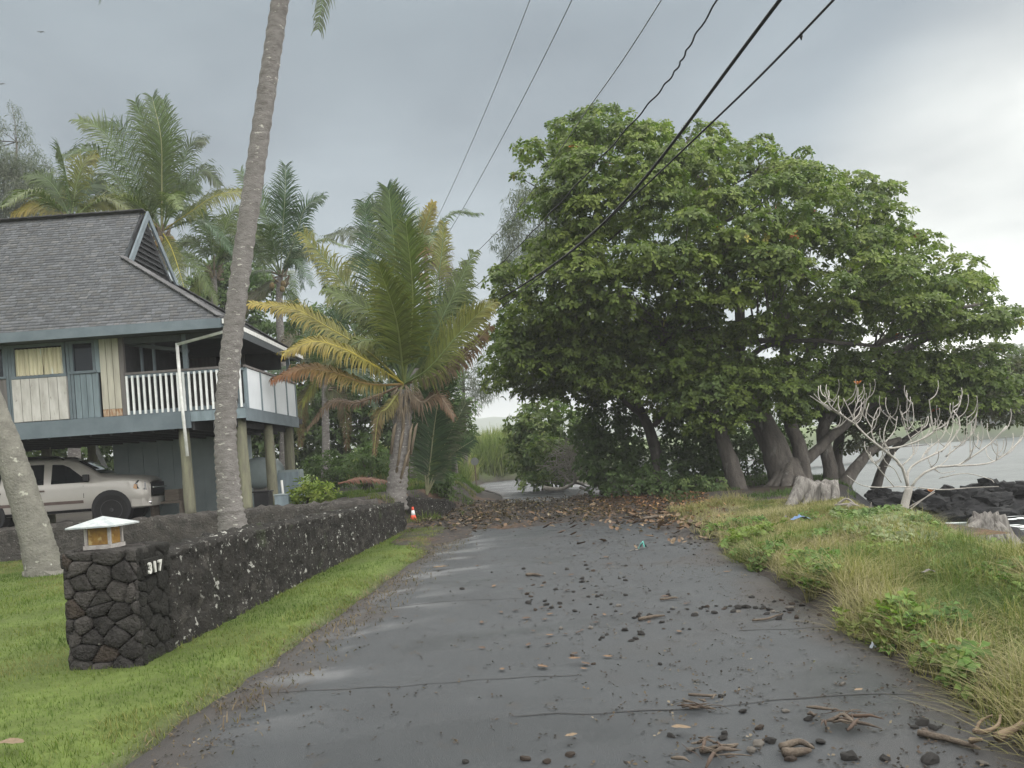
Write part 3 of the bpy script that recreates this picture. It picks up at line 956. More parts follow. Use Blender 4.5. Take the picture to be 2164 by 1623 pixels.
# ------------------------------------------------------------------ SUV under the house
K = .91
SUV = Vector((-9.10, 19.5, .53))
sv = root('suv', SUV, 'beige silver four door SUV with black wheels parked under the raised house', 'car')
sv.rotation_euler = (0, 0, math.radians(12))
def cp_(x, y, z):                       # x back from the nose, y away from the viewer, z up
    return SUV + Vector((-x, y, z)) * K
m_car = mat('beige metallic paint', (.46, .435, .40), (.42, .40, .37), scale=2, rough=.33, metal=.15, spec=.5, coat=.4)
m_blk = mat('black plastic', (.016, .016, .018), rough=.5)
m_tyre = mat('tyre rubber', (.014, .014, .015), (.022, .021, .02), scale=30, rough=.85)
m_rim = mat('black alloy', (.10, .10, .105), rough=.35, metal=.4)
m_chrome = mat('chrome trim', (.62, .62, .63), rough=.2, metal=.9)
m_lamp = mat('headlamp lens', (.045, .05, .055), (.02, .02, .022), scale=14, rough=.15, spec=.7, coat=.6)
m_amb = mat('amber lens', (.55, .30, .12), rough=.2, spec=.6)
m_mould = mat('brown side moulding', (.13, .095, .085), rough=.5)
m_cglass = mat('tinted car glass', (.010, .012, .014), rough=.06, spec=.7)
# stations: x, z bottom, z belt, z top, half width at belt, half width at top
st = [(0.0, .55, .98, 1.12, .80, .74), (.06, .45, 1.06, 1.21, .90, .84), (.22, .42, 1.12, 1.28, .97, .92), (.6, .42, 1.17, 1.33, .99, .94),
      (1.1, .42, 1.19, 1.37, 1.0, .94), (1.55, .42, 1.20, 1.41, 1.0, .88), (1.78, .42, 1.20, 1.58, 1.0, .82), (2.08, .42, 1.20, 1.80, 1.0, .79),
      (2.4, .42, 1.20, 1.88, 1.0, .78), (3.4, .42, 1.21, 1.91, 1.0, .78), (4.4, .42, 1.21, 1.90, 1.0, .77), (4.95, .44, 1.21, 1.85, .98, .75), (5.10, .48, 1.21, 1.66, .94, .72), (5.13, .55, 1.18, 1.34, .9, .70)]
st = [(q[0] - (.30 if q[0] > 1.3 else 0),) + q[1:] for q in st]
mb = MB()
rings = []
for x, zb, zl, zt, wl, wt_ in st:
    half = [(wl * .90, zb), (wl * .985, zb + .12), (wl * 1.0, zb + .36), (wl * .99, zl - .12), (wl * .965, zl), (wl * .965 + (wt_ - wl * .965) * .5, zl + (zt - zl) * .5), (wt_, zt - .07), (wt_ * .88, zt - .01), (wt_ * .4, zt + .02)]
    rings.append([(-w, z) for w, z in half] + [(w, z) for w, z in reversed(half)])
vs = [cp_(s_[0], 1.0 + w, z) for s_, r in zip(st, rings) for w, z in r]
nr = len(rings[0])
fs = [(i * nr + k, i * nr + (k + 1) % nr, (i + 1) * nr + (k + 1) % nr, (i + 1) * nr + k) for i in range(len(st) - 1) for k in range(nr)]
fs += [tuple(range(nr)), tuple((len(st) - 1) * nr + k for k in range(nr - 1, -1, -1))]
body = mb.add(vs, fs).build('body', m_car, sv, smooth=True)
def side_y(x, z):                        # y of the near flank at (x, z), from the stations
    xs_ = [s_[0] for s_ in st]
    f = lambda i: float(np.interp(x, xs_, [s_[i] for s_ in st]))
    zb, zl, zt, wl, wt_ = f(1), f(2), f(3), f(4), f(5)
    pts = [(zb, wl * .90), (zb + .12, wl * .985), (zb + .36, wl), (zl - .12, wl * .99), (zl, wl * .965), (zt - .07, wt_)]
    return 1.0 - float(np.interp(z, [q[0] for q in pts], [q[1] for q in pts]))
def flank(name, poly, m, par, off=.012, th=.02):
    fine = []
    for a, b in zip(poly, poly[1:] + poly[:1]):
        k = max(1, int(math.hypot(b[0] - a[0], b[1] - a[1]) / .25))
        fine += [(a[0] + (b[0] - a[0]) * i / k, a[1] + (b[1] - a[1]) * i / k) for i in range(k)]
    return MB().prism([cp_(x, side_y(x, z) - off, z) for x, z in fine], Vector((0, th, 0)) * K).build(name, m, par)
for nm, poly in (('window', [(1.80, 1.17), (2.02, 1.36), (2.30, 1.60), (2.46, 1.68), (2.72, 1.70), (2.74, 1.17)]),
                 ('window', [(2.92, 1.17), (2.92, 1.71), (3.72, 1.73), (3.80, 1.18)]),
                 ('window', [(3.98, 1.19), (3.92, 1.73), (4.70, 1.71), (4.88, 1.20)])):
    flank(nm, [(a - .30, b + .05) for a, b in poly], m_cglass, sv)
ws = [(1.50, .80), (2.08, .72)]
MB().add([cp_(1.25, .22, 1.44), cp_(1.25, 1.78, 1.44), cp_(1.80, 1.74, 1.81), cp_(1.80, .26, 1.81), cp_(1.16, 1.0, 1.45), cp_(1.76, 1.0, 1.845)],
         [(0, 4, 5, 3), (4, 1, 2, 5)]).build('windscreen', m_cglass, sv, smooth=True)
flank('side_moulding', [(1.66, .66), (1.66, .74), (2.9, .75), (2.9, .67)], m_mould, sv, .02, .03)
flank('side_moulding', [(2.93, .67), (2.93, .75), (3.75, .76), (3.75, .68)], m_mould, sv, .02, .03)
for x in (2.60, 3.65):
    flank('door_handle', [(x, 1.03), (x, 1.075), (x + .19, 1.075), (x + .19, 1.03)], m_mould, sv, .03, .03)
for x0_ in (1.64, 2.83, 3.86):
    flank('door_seam', [(x0_, .50), (x0_, 1.13), (x0_ + .014, 1.13), (x0_ + .014, .50)], m_blk, sv, .003, .01)
flank('sill_trim', [(1.5, .43), (1.5, .50), (3.7, .50), (3.7, .43)], m_blk, sv, .01, .03)
flank('headlight', [(.08, .90), (.10, 1.14), (.28, 1.18), (.36, 1.10), (.30, .95)], m_lamp, sv, .015, .04)
flank('indicator', [(.31, .93), (.31, 1.07), (.38, 1.08), (.40, .97)], m_amb, sv, .017, .03)
MB().prism([cp_(-.02, .24, 1.10), cp_(-.02, 1.76, 1.10), cp_(-.03, 1.74, .74), cp_(-.03, .26, .74)], Vector((-.08, 0, 0))).build('grille', m_blk, sv)
MB().box(0, 1, 0, 1, 0, 1, M=Matrix.Translation(cp_(-.05, .22, .94)) @ Matrix.Diagonal((.03, 1.44, .035, 1))).build('grille_bar', m_chrome, sv)
MB().prism([cp_(.50, .02, .70), cp_(.2, .04, .70), cp_(-.02, .16, .70), cp_(-.1, .5, .70), cp_(-.1, 1.5, .70), cp_(-.02, 1.84, .70), cp_(.2, 1.96, .70), cp_(.5, 1.98, .70)], Vector((0, 0, -.26)) * K).build('bumper', m_car, sv, bevel=.03)
for y in (.18, 1.82):
    MB().lathe(cp_(.02, y, .55), [(.055, -.03), (.055, .03)], 12, axis='X').build('fog_light', m_chrome, sv)
MB().box(0, 1, 0, 1, 0, 1, M=Matrix.Translation(cp_(1.62, -.13, 1.24)) @ Matrix.Diagonal((.13, .15, .17, 1))).build('mirror', m_blk, sv, bevel=.02)
for y in (.30, 1.70):
    MB().tube([cp_(2.15, y, 1.87), cp_(2.3, y, 1.95), cp_(3.2, y, 1.99), cp_(4.3, y, 1.97), cp_(4.45, y, 1.90)], .026, 6).build('roof_rail', m_blk, sv, smooth=True)
for x in (2.95, 3.95):
    MB().bar(cp_(x - .2, .30, 1.99), cp_(x - .2, 1.70, 1.99), .06, .03).build('crossbar', m_blk, sv)
for x in (.98, 4.08):
    for y in (0.02, 1.98):
        MB().lathe(cp_(x, y + (.17 if y < 1 else -.17), .47), [(.452, -.175), (.452, .175)], 26, axis='Y').build('wheel_arch', m_blk, sv)
        whl = MB().lathe(cp_(x, y + (.11 if y < 1 else -.11), .42), [(.25, -.125), (.36, -.13), (.40, -.10), (.405, 0), (.40, .10), (.36, .13), (.25, .125)], 28, axis='Y').build('wheel', m_tyre, sv, smooth=True)
        sg = -1 if y < 1 else 1
        MB().lathe(cp_(x, y + (.11 if y < 1 else -.11), .42), [(.255, sg * .124), (.245, sg * .128), (.225, sg * .10), (.06, sg * .10), (.05, sg * .125)], 24, axis='Y').build('rim', m_rim, whl, smooth=True)
        for k in range(6):
            a = k * math.pi / 3
            c_ = cp_(x, y + (.11 if y < 1 else -.11) + sg * .118, .42)
            dv = Vector((math.cos(a), 0, math.sin(a)))
            MB().bar(c_ + dv * .04, c_ + dv * .235 * K, .05, .02, up=(0, 1, 0)).build('spoke', m_chrome, whl)

# ------------------------------------------------------------------ things standing under the house
m_tank = mat('grey tank paint', (.21, .25, .255), (.17, .205, .21), scale=3, rough=.6)
tk = root('storage_tank', (-6.75, 20.0, .6), 'round grey tank lying on short legs under the deck, behind the pale post', 'tank')
tc_ = P(541, 1000, 20.0)
MB().lathe(tc_, [(.02, -.14), (.2, -.12), (.33, -.06), (.40, .06), (.41, .15), (.41, 1.15), (.33, 1.3), (.1, 1.38)], 28, axis='Y').build('shell', m_tank, tk, smooth=True)
m_conc = mat('grey concrete', (.26, .25, .235), (.20, .19, .18), scale=8, rough=.9, bump=.5, bscale=40)
for yy in (.25, .95):
    MB().box(tc_.x - .18, tc_.x + .18, tc_.y + yy, tc_.y + yy + .14, .55, tc_.z - .36).build('leg', m_conc, tk)
MB().tube([tc_ + Vector((-.25, .1, .35)), tc_ + Vector((-.25, .1, .62))], .04, 8).build('valve', m_tank, tk)
q = P(600, 1058, 17.9)
bk = root('utility_box', (q.x, 17.9, .6), 'pale blue grey box on the ground at the foot of the middle support post', 'box')
MB().box(q.x - .17, q.x + .15, 17.75, 18.0, .58, q.z + .13).build('body', m_bluel, bk, bevel=.01)
MB().box(q.x - .185, q.x + .165, 17.735, 18.015, q.z + .132, q.z + .16).build('lid', m_tank, bk, bevel=.006)
q = P(613, 1012, 20.6)
cb = root('meter_cabinet', (q.x, 20.6, .6), 'tall grey cabinet standing between the two farther deck posts', 'cabinet')
MB().box(q.x - .36, q.x + .30, 20.5, 20.85, .58, q.z + .24).build('body', m_tank, cb)
MB().box(q.x - .32, q.x + .26, 20.47, 20.498, .66, q.z + .18).build('door', m_bluel, cb)
q = P(597, 1030, 18.3)
tag(MB().tube([(q.x + .02, 18.3, .58), (q.x - .01, 18.3, q.z + .17)], .028, 8).build('pipe', m_gutter, None, (q.x, 18.3, .58)), 'short white pipe standing upright beside the blue grey box', 'pipe')
q = P(553, 1055, 18.6)
bn = root('bin', (q.x, 18.6, .6), 'black bin in the shade between the pale post and the middle post', 'bin')
MB().box(q.x - .16, q.x + .2, 18.5, 18.85, .58, q.z + .16).build('body', m_blk, bn, bevel=.02)
MB().box(q.x - .18, q.x + .22, 18.48, 18.87, q.z + .163, q.z + .2).build('lid', m_blk, bn, bevel=.01)
q = P(345, 1050, 20.4)
m_crate = mat('weathered crate wood', (.16, .135, .11), (.11, .095, .08), scale=5, rough=.9, stretch=(1, 1, 6))
bh = root('bench', (q.x, 20.4, .55), 'low weathered wooden bench against the store wall in front of the car', 'bench')
MB().box(q.x - .35, q.x + .55, 20.25, 20.65, q.z - .18, q.z - .12).build('seat', m_crate, bh)
for sx_ in (-.3, .45):
    MB().box(q.x + sx_, q.x + sx_ + .08, 20.28, 20.62, .55, q.z - .182).build('leg', m_crate, bh)
tag(MB().box(q.x + .08, q.x + .45, 20.3, 20.6, q.z - .118, q.z + .18).build('crate', m_crate, None, (q.x + .26, 20.45, q.z - .118), bevel=.01), 'square brown wooden crate on the low bench in front of the car', 'crate')
# ------------------------------------------------------------------ coconut palms
m_palm = mat('palm leaf', (1, 1, 1), (.78, .78, .78), scale=5, rough=.5, attr=True, trans=.28, spec=.35)
m_ptrunk = mat('palm bark', (.225, .213, .203), (.15, .14, .132), scale=7, rough=.95, bump=2, bscale=26, spec=.15, stretch=(1, 1, 2.2),
               spots=[((.42, .41, .37), 8, .615, .05), ((.085, .075, .068), 2.2, .60, .16)])
m_ptrunk2 = mat('lichened palm bark', (.20, .195, .168), (.14, .135, .118), scale=6, rough=.95, bump=2, bscale=26, spec=.15,
                spots=[((.34, .34, .29), 7, .63, .05), ((.40, .40, .36), 17, .70, .03)])
m_fibre = mat('palm fibre', (.13, .105, .075), (.20, .165, .12), scale=18, rough=.95, stretch=(1, 1, .3))
m_nut = mat('coconut husk', (.12, .13, .04), (.16, .10, .05), scale=4, rough=.6)
GREEN, LIGHT, YELL, GOLD, BROWN, DEAD, DEEP, GREY = (.062, .096, .030), (.092, .125, .036), (.165, .165, .038), (.27, .215, .045), (.13, .080, .045), (.16, .125, .09), (.038, .072, .030), (.085, .105, .065)
def frond(par, pts, length=.75, n=44, c0=GREEN, c1=None, hint=(0, -.75, .55), droop=.5, width=.045, rr=.028, spread=.9, rachis=None, seed=None, t0=.14, up=.25):
    R = random.Random(seed if seed is not None else rnd.random())
    c1 = c1 or c0
    ns = 26
    cur = cat_rom(pts, ns)
    hint = Vector(hint).normalized()
    V, Fc, C = [], [], []
    def at(t):
        k = min(int(t * (ns - 1)), ns - 2)
        f = t * (ns - 1) - k
        return cur[k].lerp(cur[k + 1], f), (cur[k + 1] - cur[k]).normalized()
    n = int(n * 2.2)
    width *= .85
    for i in range(n):
        t = t0 + (1 - t0) * (i + R.uniform(-.25, .25) + .5) / n
        t = min(t, .999)
        p, T = at(t)
        S = T.cross(hint)
        if S.length < .25:
            S = T.cross(Vector((1, 0, .2)))
        S.normalize()
        N = S.cross(T).normalized()
        prof = math.sin(math.pi * min(1, (t - t0) / (1 - t0) * .80 + .20)) ** .6
        prof = max(prof, .42 if t > .8 else .3)
        for sg in (-1, 1):
            if R.random() < .03: continue
            l = length * prof * R.uniform(.7, 1.15)
            d1 = (T * (.55 + .5 * t) + S * sg * spread * R.uniform(.85, 1.1) + N * up * R.uniform(.3, 1.2)).normalized()
            d2 = (d1 + Vector((0, 0, -1)) * droop * R.uniform(.3, 1.7) + T * R.uniform(-.05, .35) + S * R.uniform(-.15, .15)).normalized()
            d3 = (d2 + Vector((0, 0, -1)) * droop * R.uniform(.7, 1.5)).normalized()
            a = p
            b = a + d1 * l * .38
            c = b + d2 * l * .34
            e = c + d3 * l * .28
            w = T * width * .5
            base = len(V)
            V += [a - w * .7, a + w * .7, b + w, b - w, c + w * .75, c - w * .75, e + w * .1, e - w * .1]
            Fc += [(base, base + 1, base + 2, base + 3), (base + 3, base + 2, base + 4, base + 5), (base + 5, base + 4, base + 6, base + 7)]
            f = R.uniform(.68, 1.3)
            cc = [(c0[j] + (c1[j] - c0[j]) * t) * f for j in range(3)]
            ct = [cc[0] * 1.12, cc[1] * 1.02, cc[2]]
            C += [cc] * 4 + [ct] * 4
    mb = MB()
    rc = rachis or tuple(x * 1.5 + .03 for x in c0)
    mb.tube(cur, [max(.006, rr * (1 - .85 * i / (ns - 1))) for i in range(ns)], 5, rc)
    base = len(V)
    V += mb.v
    C += mb.c
    Q = [f for f in mb.f if len(f) == 4]
    Fc += [tuple(base + i for i in f) for f in Q]
    return npobj('frond', [tuple(q) for q in V], Fc, C, m_palm, par)
def fpx(par, b, m, t, **k):
    """frond through pixel points (u, v, depth)"""
    return frond(par, [P(*b), P(*m), P(*t)] if not isinstance(m, list) else [P(*b)] + [P(*q) for q in m] + [P(*t)], **k)
def rand_fronds(par, c, k, L, cols, lo=-.5, hi=1.2, seed=1, az0=0, az1=6.283, **kw):
    R = random.Random(seed)
    for i in range(k):
        az = az0 + (az1 - az0) * (i + R.uniform(-.3, .3)) / k
        el = R.uniform(lo, hi)
        l = L * R.uniform(.85, 1.1)
        d = Vector((math.cos(az) * math.cos(el), math.sin(az) * math.cos(el), math.sin(el)))
        p1 = c + d * l * .5 + Vector((0, 0, .05 * l))
        p2 = c + d * l * .9 + Vector((0, 0, -l * (.18 + .25 * max(0, .9 - abs(el)))))
        col = R.choice(cols)
        frond(par, [c, p1, p2], c0=col, c1=tuple(x * R.uniform(.9, 1.2) for x in col), seed=R.random(), hint=(0, -.3, 1) if el < .9 else (math.sin(az), -math.cos(az) - .4, .2), **kw)
def ptrunk(par, pts, r0, r1, n=60, m=None, flare=1.35, segs=14, ring=.05):
    cur = cat_rom(pts, n)
    rads = []
    for i in range(n):
        t = i / (n - 1)
        r = r0 + (r1 - r0) * t
        r *= 1 + (flare - 1) * math.exp(-t * 14)
        rads.append(r * (1 + ring * ((i % 2) - .5) + ring * .6 * mn.noise(Vector((i * .7, r0 * 50, 0)))))
    return MB().tube(cur, rads, segs, jit=.05).build('trunk', m or m_ptrunk, par, smooth=True)

# tall palm leaning to the right in front of the house
Y = 12.0
tp = root('tall_palm', G(492, 1128, .1), 'tall coconut palm with slanting ringed trunk rising in front of the house deck', 'palm tree')
tp.location = P(494, 1150, Y)
WL[tp.name] = Vector(tp.location)
top = P(640, -330, Y)
ptrunk(tp, [P(500, 1165, Y), P(484, 1040, Y), P(477, 880, Y), P(500, 640, Y), P(545, 320, Y), P(592, 0, Y), P(618, -180, Y), top], .178, .112, 150, flare=1.6, segs=18, ring=.11)
rand_fronds(tp, top + Vector((0, 0, .1)), 15, 3.6, [GREEN, LIGHT, GREEN, YELL], lo=-.15, hi=1.1, seed=5, length=.7, n=40)
fpx(tp, (640, -320, Y), [(690, -230, 11.8), (690, -80, 11.7)], (672, 62, 11.6), c0=GREEN, c1=GREY, length=.55, n=34, droop=1.2, hint=(.2, -1, .2))

# palm leaning out of the frame at the left
Y = 13.0
lp = root('leaning_palm', P(95, 1212, Y), 'thick lichened palm trunk leaning left out of the frame at the edge of the lawn', 'palm tree')
ltop = P(-330, 60, Y + .5)
ptrunk(lp, [P(100, 1235, Y), P(78, 1140, Y), P(40, 1015, Y), P(-5, 890, Y), P(-110, 640, Y), P(-240, 320, Y + .3), ltop], .27, .15, 90, m_ptrunk2, flare=1.25, segs=18, ring=.035)
rand_fronds(lp, ltop, 13, 3.4, [GREEN, LIGHT, YELL], lo=-.2, hi=1.1, seed=8, az0=1.8, az1=4.6, length=.7, n=34)
mound = rock_mesh('root_ball', (.40, .36, .16), 3, .3)
link('root_ball', mound, m_ptrunk2, lp).location = P(98, 1205, Y) - Vector(lp.location) + Vector((0, .05, -.06))

# young palm beside the road, full crown of broad upright fronds
Y = 20.0
yp = root('young_palm', P(838, 1062, Y), 'young coconut palm with yellowing lower fronds standing at the far end of the rock wall', 'palm tree')
yc = P(856, 812, Y)
ptrunk(yp, [P(834, 1075, Y), P(842, 1000, Y), P(850, 900, Y), P(856, 825, Y)], .27, .22, 40, None, flare=1.35, ring=.14, segs=14)
for (u0, v0, u1, v1) in ((838, 1000, 866, 840), (826, 960, 845, 850), (860, 985, 880, 835), (850, 930, 862, 800), (845, 1020, 880, 905), (868, 960, 892, 850)):
    MB().tube([P(u0, v0, Y - .22), P((u0 + u1) / 2 - 2, (v0 + v1) / 2, Y - .27), P(u0 + (u1 - u0) * .6, v0 + (v1 - v0) * .6, Y - .27)], [.035, .04, .012], 6, jit=.3).build('leaf_base', m_fibre, yp, smooth=True)
sh = MB()                                    # grey skirt of old fibre under the crown
for k in range(70):
    a = rnd.uniform(-.1, 3.3)
    o = Vector((math.cos(a) * .24, -math.sin(a) * .24, 0))
    s0 = P(858, 845, Y) + o + Vector((0, 0, rnd.uniform(-.1, .35)))
    sh.tube([s0, s0 + o * .5 + Vector((0, 0, -.12)), s0 + o * .75 + Vector((rnd.uniform(-.1, .1), 0, -rnd.uniform(.3, .75)))], [.018, .014, .004], 4)
tag(sh.build('fibre', m_fibre, yp), kind='stuff')
B = (854, 812, Y)
for m_, t_, kw in (
    ((842, 620, Y - .5), (822, 402, Y - .6), dict(c0=LIGHT, c1=GREEN, length=.95, n=60, hint=(0, -1, .1), droop=.22)),
    ((800, 650, Y + .4), (770, 430, Y + .6), dict(c0=DEEP, length=.85, n=54, hint=(0, -1, .1), droop=.25)),
    ((872, 640, Y - .9), (858, 470, Y - 1.6), dict(c0=(.115, .14, .036), c1=LIGHT, length=.9, n=56, hint=(0, -1, .2), droop=.3)),
    ((838, 680, Y - 1.1), (800, 560, Y - 2.0), dict(c0=(.12, .145, .038), length=.85, n=52, hint=(0, -1, .3), droop=.35)),
    ((925, 690, Y), (1002, 532, Y + .2), dict(c0=GREEN, c1=LIGHT, length=.62, n=50, hint=(0, -1, .5), droop=.7)),
    ([(940, 735, Y - .2), (1000, 668, Y - .3)], (1042, 640, Y - .3), dict(c0=GREEN, c1=YELL, length=.7, n=48, hint=(0, -.8, .7), droop=.8)),
    ([(905, 780, Y - .8), (975, 700, Y - 1.2)], (1022, 652, Y - 1.4), dict(c0=LIGHT, c1=YELL, length=.85, n=50, hint=(0, -.9, .4), droop=.45)),
    ([(780, 745, Y - .5), (690, 690, Y - .9), (620, 652, Y - 1.2)], (530, 640, Y - 1.4), dict(c0=LIGHT, c1=GOLD, length=.62, n=58, hint=(0, -.8, .7), droop=.75, rachis=(.34, .30, .07))),
    ([(790, 772, Y - .9), (720, 735, Y - 1.4), (660, 722, Y - 1.7)], (603, 744, Y - 1.9), dict(c0=YELL, c1=GOLD, length=.66, n=58, hint=(0, -.7, .8), droop=1.3, rachis=(.40, .33, .06))),
    ([(780, 812, Y - .9), (700, 785, Y - 1.3), (640, 778, Y - 1.5)], (580, 800, Y - 1.6), dict(c0=YELL, c1=(.20, .085, .04), length=.6, n=48, hint=(0, -.7, .8), droop=1.5, rachis=(.26, .17, .06))),
    ([(790, 690, Y + .3), (720, 590, Y + .4)], (640, 492, Y + .4), dict(c0=GREEN, c1=YELL, length=.7, n=52, hint=(0, -.9, .5), droop=.6)),
    ([(820, 690, Y), (750, 640, Y - .2)], (690, 610, Y - .3), dict(c0=LIGHT, length=.75, n=46, hint=(0, -.8, .6), droop=.7)),
    ([(930, 790, Y - .6), (985, 745, Y - .9)], (1035, 690, Y - 1.0), dict(c0=DEAD, c1=BROWN, length=.55, n=44, hint=(0, -.8, .6), droop=1.2, rachis=(.30, .24, .15))),
    ([(915, 770, Y + .2), (965, 640, Y + .5)], (985, 560, Y + .6), dict(c0=GREEN, c1=LIGHT, length=.7, n=46, hint=(0, -1, .3), droop=.6)),
    ([(900, 700, Y + .6), (930, 560, Y + .9)], (938, 470, Y + 1), dict(c0=GREEN, c1=YELL, length=.5, n=44, hint=(0, -1, .2), droop=.4)),
    ([(760, 850, Y - .3), (700, 850, Y - .5)], (650, 905, Y - .6), dict(c0=BROWN, c1=DEAD, length=.34, n=30, hint=(0, -.7, .8), droop=1.6)),
    ([(890, 850, Y - .4), (925, 835, Y - .5)], (960, 880, Y - .6), dict(c0=DEAD, c1=BROWN, length=.5, n=34, hint=(0, -.7, .8), droop=1.5)),
    ([(820, 860, Y - .5), (800, 880, Y - .6)], (790, 960, Y - .7), dict(c0=YELL, c1=BROWN, length=.4, n=30, hint=(0, -1, .3), droop=1.2)),
    ([(790, 720, Y - .7), (700, 760, Y - 1.0)], (640, 850, Y - 1.1), dict(c0=GREEN, c1=YELL, length=.6, n=44, hint=(0, -.7, .8), droop=1.3)),
):
    fpx(yp, B, m_, t_, rr=.036, **kw)
rand_fronds(yp, yc + Vector((0, .2, .2)), 5, 3.6, [GREEN, DEEP], lo=.5, hi=1.2, seed=21, az0=.4, az1=2.7, length=.8, n=46)

# sapling palm: fronds straight from the ground behind the cone
Y = 21.5
sp = root('palm_sapling', P(905, 1050, Y), 'trunkless dark green palm sapling beside the young palm, left of the dark post', 'palm tree')
for t_, m_, kw in (((938, 775, Y - .2), (918, 900, Y - .1), dict(c0=DEEP, length=.85, n=46)), ((985, 850, Y), (935, 950, Y), dict(c0=GREY, length=.6, n=38)),
                   ((905, 800, Y + .3), (905, 920, Y), dict(c0=DEEP, length=.8, n=40)), ((870, 850, Y + .2), (892, 950, Y), dict(c0=GREEN, length=.7, n=36)), ((1000, 930, Y), (945, 970, Y), dict(c0=DEEP, length=.5, n=30))):
    fpx(sp, (902, 1045, Y), m_, t_, hint=(0, -1, .2), droop=.35, rachis=(.22, .22, .13), **kw)

def palm(name, label, Y, crown, trunk, r, fr, extra=0, seed=1, L=3.8, cols=(GREEN, LIGHT, DEEP), nuts=0):
    b = P(*trunk[0], Y)
    pr = root(name, b, label, 'palm tree', 'coconut palms behind the house and road')
    ptrunk(pr, [P(u, v, Y) for u, v in trunk] + [P(*crown, Y)], r, r * .7, 46, segs=10, ring=.08)
    for m_, t_, kw in fr:
        k = dict(rr=.034, length=.8, n=46, hint=(0, -.85, .5))
        k.update(kw)
        fpx(pr, (crown[0], crown[1], Y), [(*q, Y + kw.get('dy', 0) * (i + 1) / len(m_)) for i, q in enumerate(m_)], (*t_, Y + kw.get('dy', 0)), **{a: q for a, q in k.items() if a != 'dy'})
    if extra:
        rand_fronds(pr, P(*crown, Y) + Vector((0, .15, .1)), extra, L, cols, lo=-.2, hi=1.1, seed=seed, length=.75, n=38)
    cb_ = MB()
    for k in range(26):
        a = rnd.uniform(0, 6.28)
        s0 = P(*crown, Y) + Vector((math.cos(a) * .18, math.sin(a) * .18, rnd.uniform(-.5, .2)))
        cb_.tube([s0, s0 + Vector((math.cos(a) * .22, math.sin(a) * .22, rnd.uniform(-.1, .5)))], [.05, .02], 5)
    tag(cb_.build('fibre', m_fibre, pr), kind='stuff')
    for k in range(nuts):
        a = rnd.uniform(-.3, 3.4)
        nm = rock_mesh('coconut', (.12, .12, .15), k, .1)
        smoothed(nm)
        link('coconut', nm, m_nut, pr).location = P(*crown, Y) - Vector(pr.location) + Vector((math.cos(a) * .42, -math.sin(a) * .42, -.35 - rnd.random() * .3))
    return pr
palm('coconut_palm', 'coconut palm with tall upright fronds just behind the gable end of the roof', 30.0, (342, 490), [(352, 1010), (350, 760), (344, 600)], .2, [
    ([(342, 380), (340, 290)], (322, 206), dict(c0=LIGHT, c1=GREEN, length=1.1, n=60, hint=(0, -1, .1), droop=.3, rachis=(.30, .29, .15), dy=-1.0)),
    ([(335, 370), (310, 280)], (285, 215), dict(c0=GREEN, length=.9, n=50, hint=(0, -1, .1), droop=.3)),
    ([(352, 370), (358, 290)], (345, 210), dict(c0=GREEN, length=.9, n=50, hint=(0, -1, .1), droop=.3)),
    ([(300, 400), (225, 285)], (168, 252), dict(c0=GREEN, c1=LIGHT, length=.95, n=54, droop=.45, dy=-.8)),
    ([(300, 380), (262, 275)], (205, 262), dict(c0=DEEP, length=.9, n=50, droop=.5, dy=.6)),
    ([(290, 430), (200, 320)], (130, 330), dict(c0=GREEN, length=.95, n=54, droop=.8, dy=-1.2)),
    ([(280, 430), (200, 390)], (150, 440), dict(c0=LIGHT, length=.9, n=50, droop=1.1, dy=-1.6)),
    ([(375, 390), (400, 310)], (432, 296), dict(c0=GREEN, c1=GREY, length=.85, n=50, droop=.6)),
    ([(385, 410), (430, 360)], (466, 392), dict(c0=GREEN, c1=GREY, length=.85, n=50, droop=.9, dy=-.6)),
    ([(400, 450), (460, 412)], (535, 402), dict(c0=LIGHT, c1=YELL, length=.85, n=54, droop=.9, rachis=(.33, .29, .07), dy=-.8)),
    ([(375, 530), (420, 570)], (462, 640), dict(c0=GREEN, c1=LIGHT, length=.8, n=48, droop=1.1, dy=-1.0)),
    ([(360, 520), (378, 570)], (398, 640), dict(c0=YELL, c1=LIGHT, length=.7, n=46, droop=1.0, rachis=(.40, .35, .06), dy=-1.2)),
    ([(300, 460), (180, 436)], (45, 446), dict(c0=YELL, c1=LIGHT, length=.6, n=52, droop=.9, rachis=(.36, .32, .08), dy=-1.5)),
], extra=7, seed=31, nuts=6)
palm('coconut_palm', 'dark green coconut palm seen just right of the slanting trunk, behind the house', 34.0, (592, 585), [(602, 1010), (598, 800), (590, 660)], .19, [
    ([(598, 480), (602, 420)], (604, 350), dict(c0=DEEP, length=1.0, n=56, hint=(0, -1, .1), droop=.3, rachis=(.2, .23, .14), dy=-.8)),
    ([(570, 480), (545, 420)], (508, 362), dict(c0=GREEN, length=.9, n=50, droop=.4)),
    ([(625, 500), (645, 440)], (682, 414), dict(c0=DEEP, length=.9, n=52, droop=.5, rachis=(.2, .23, .14), dy=-.6)),
    ([(640, 530), (680, 550)], (700, 650), dict(c0=GREY, c1=GREEN, length=.9, n=50, droop=1.2, dy=-.8)),
    ([(615, 545), (630, 545)], (640, 610), dict(c0=DEEP, length=.7, n=40, droop=1.2)),
    ([(540, 530), (480, 530)], (430, 590), dict(c0=GREEN, c1=LIGHT, length=.9, n=50, droop=1.1)),
    ([(545, 500), (480, 470)], (425, 480), dict(c0=GREEN, length=.9, n=50, droop=.9)),
    ([(560, 610), (520, 640)], (490, 720), dict(c0=GREY, c1=DEAD, length=.8, n=46, droop=1.2)),
    ([(620, 640), (650, 680)], (670, 760), dict(c0=GREEN, c1=LIGHT, length=.8, n=44, droop=1.2)),
], extra=8, seed=33, nuts=4)
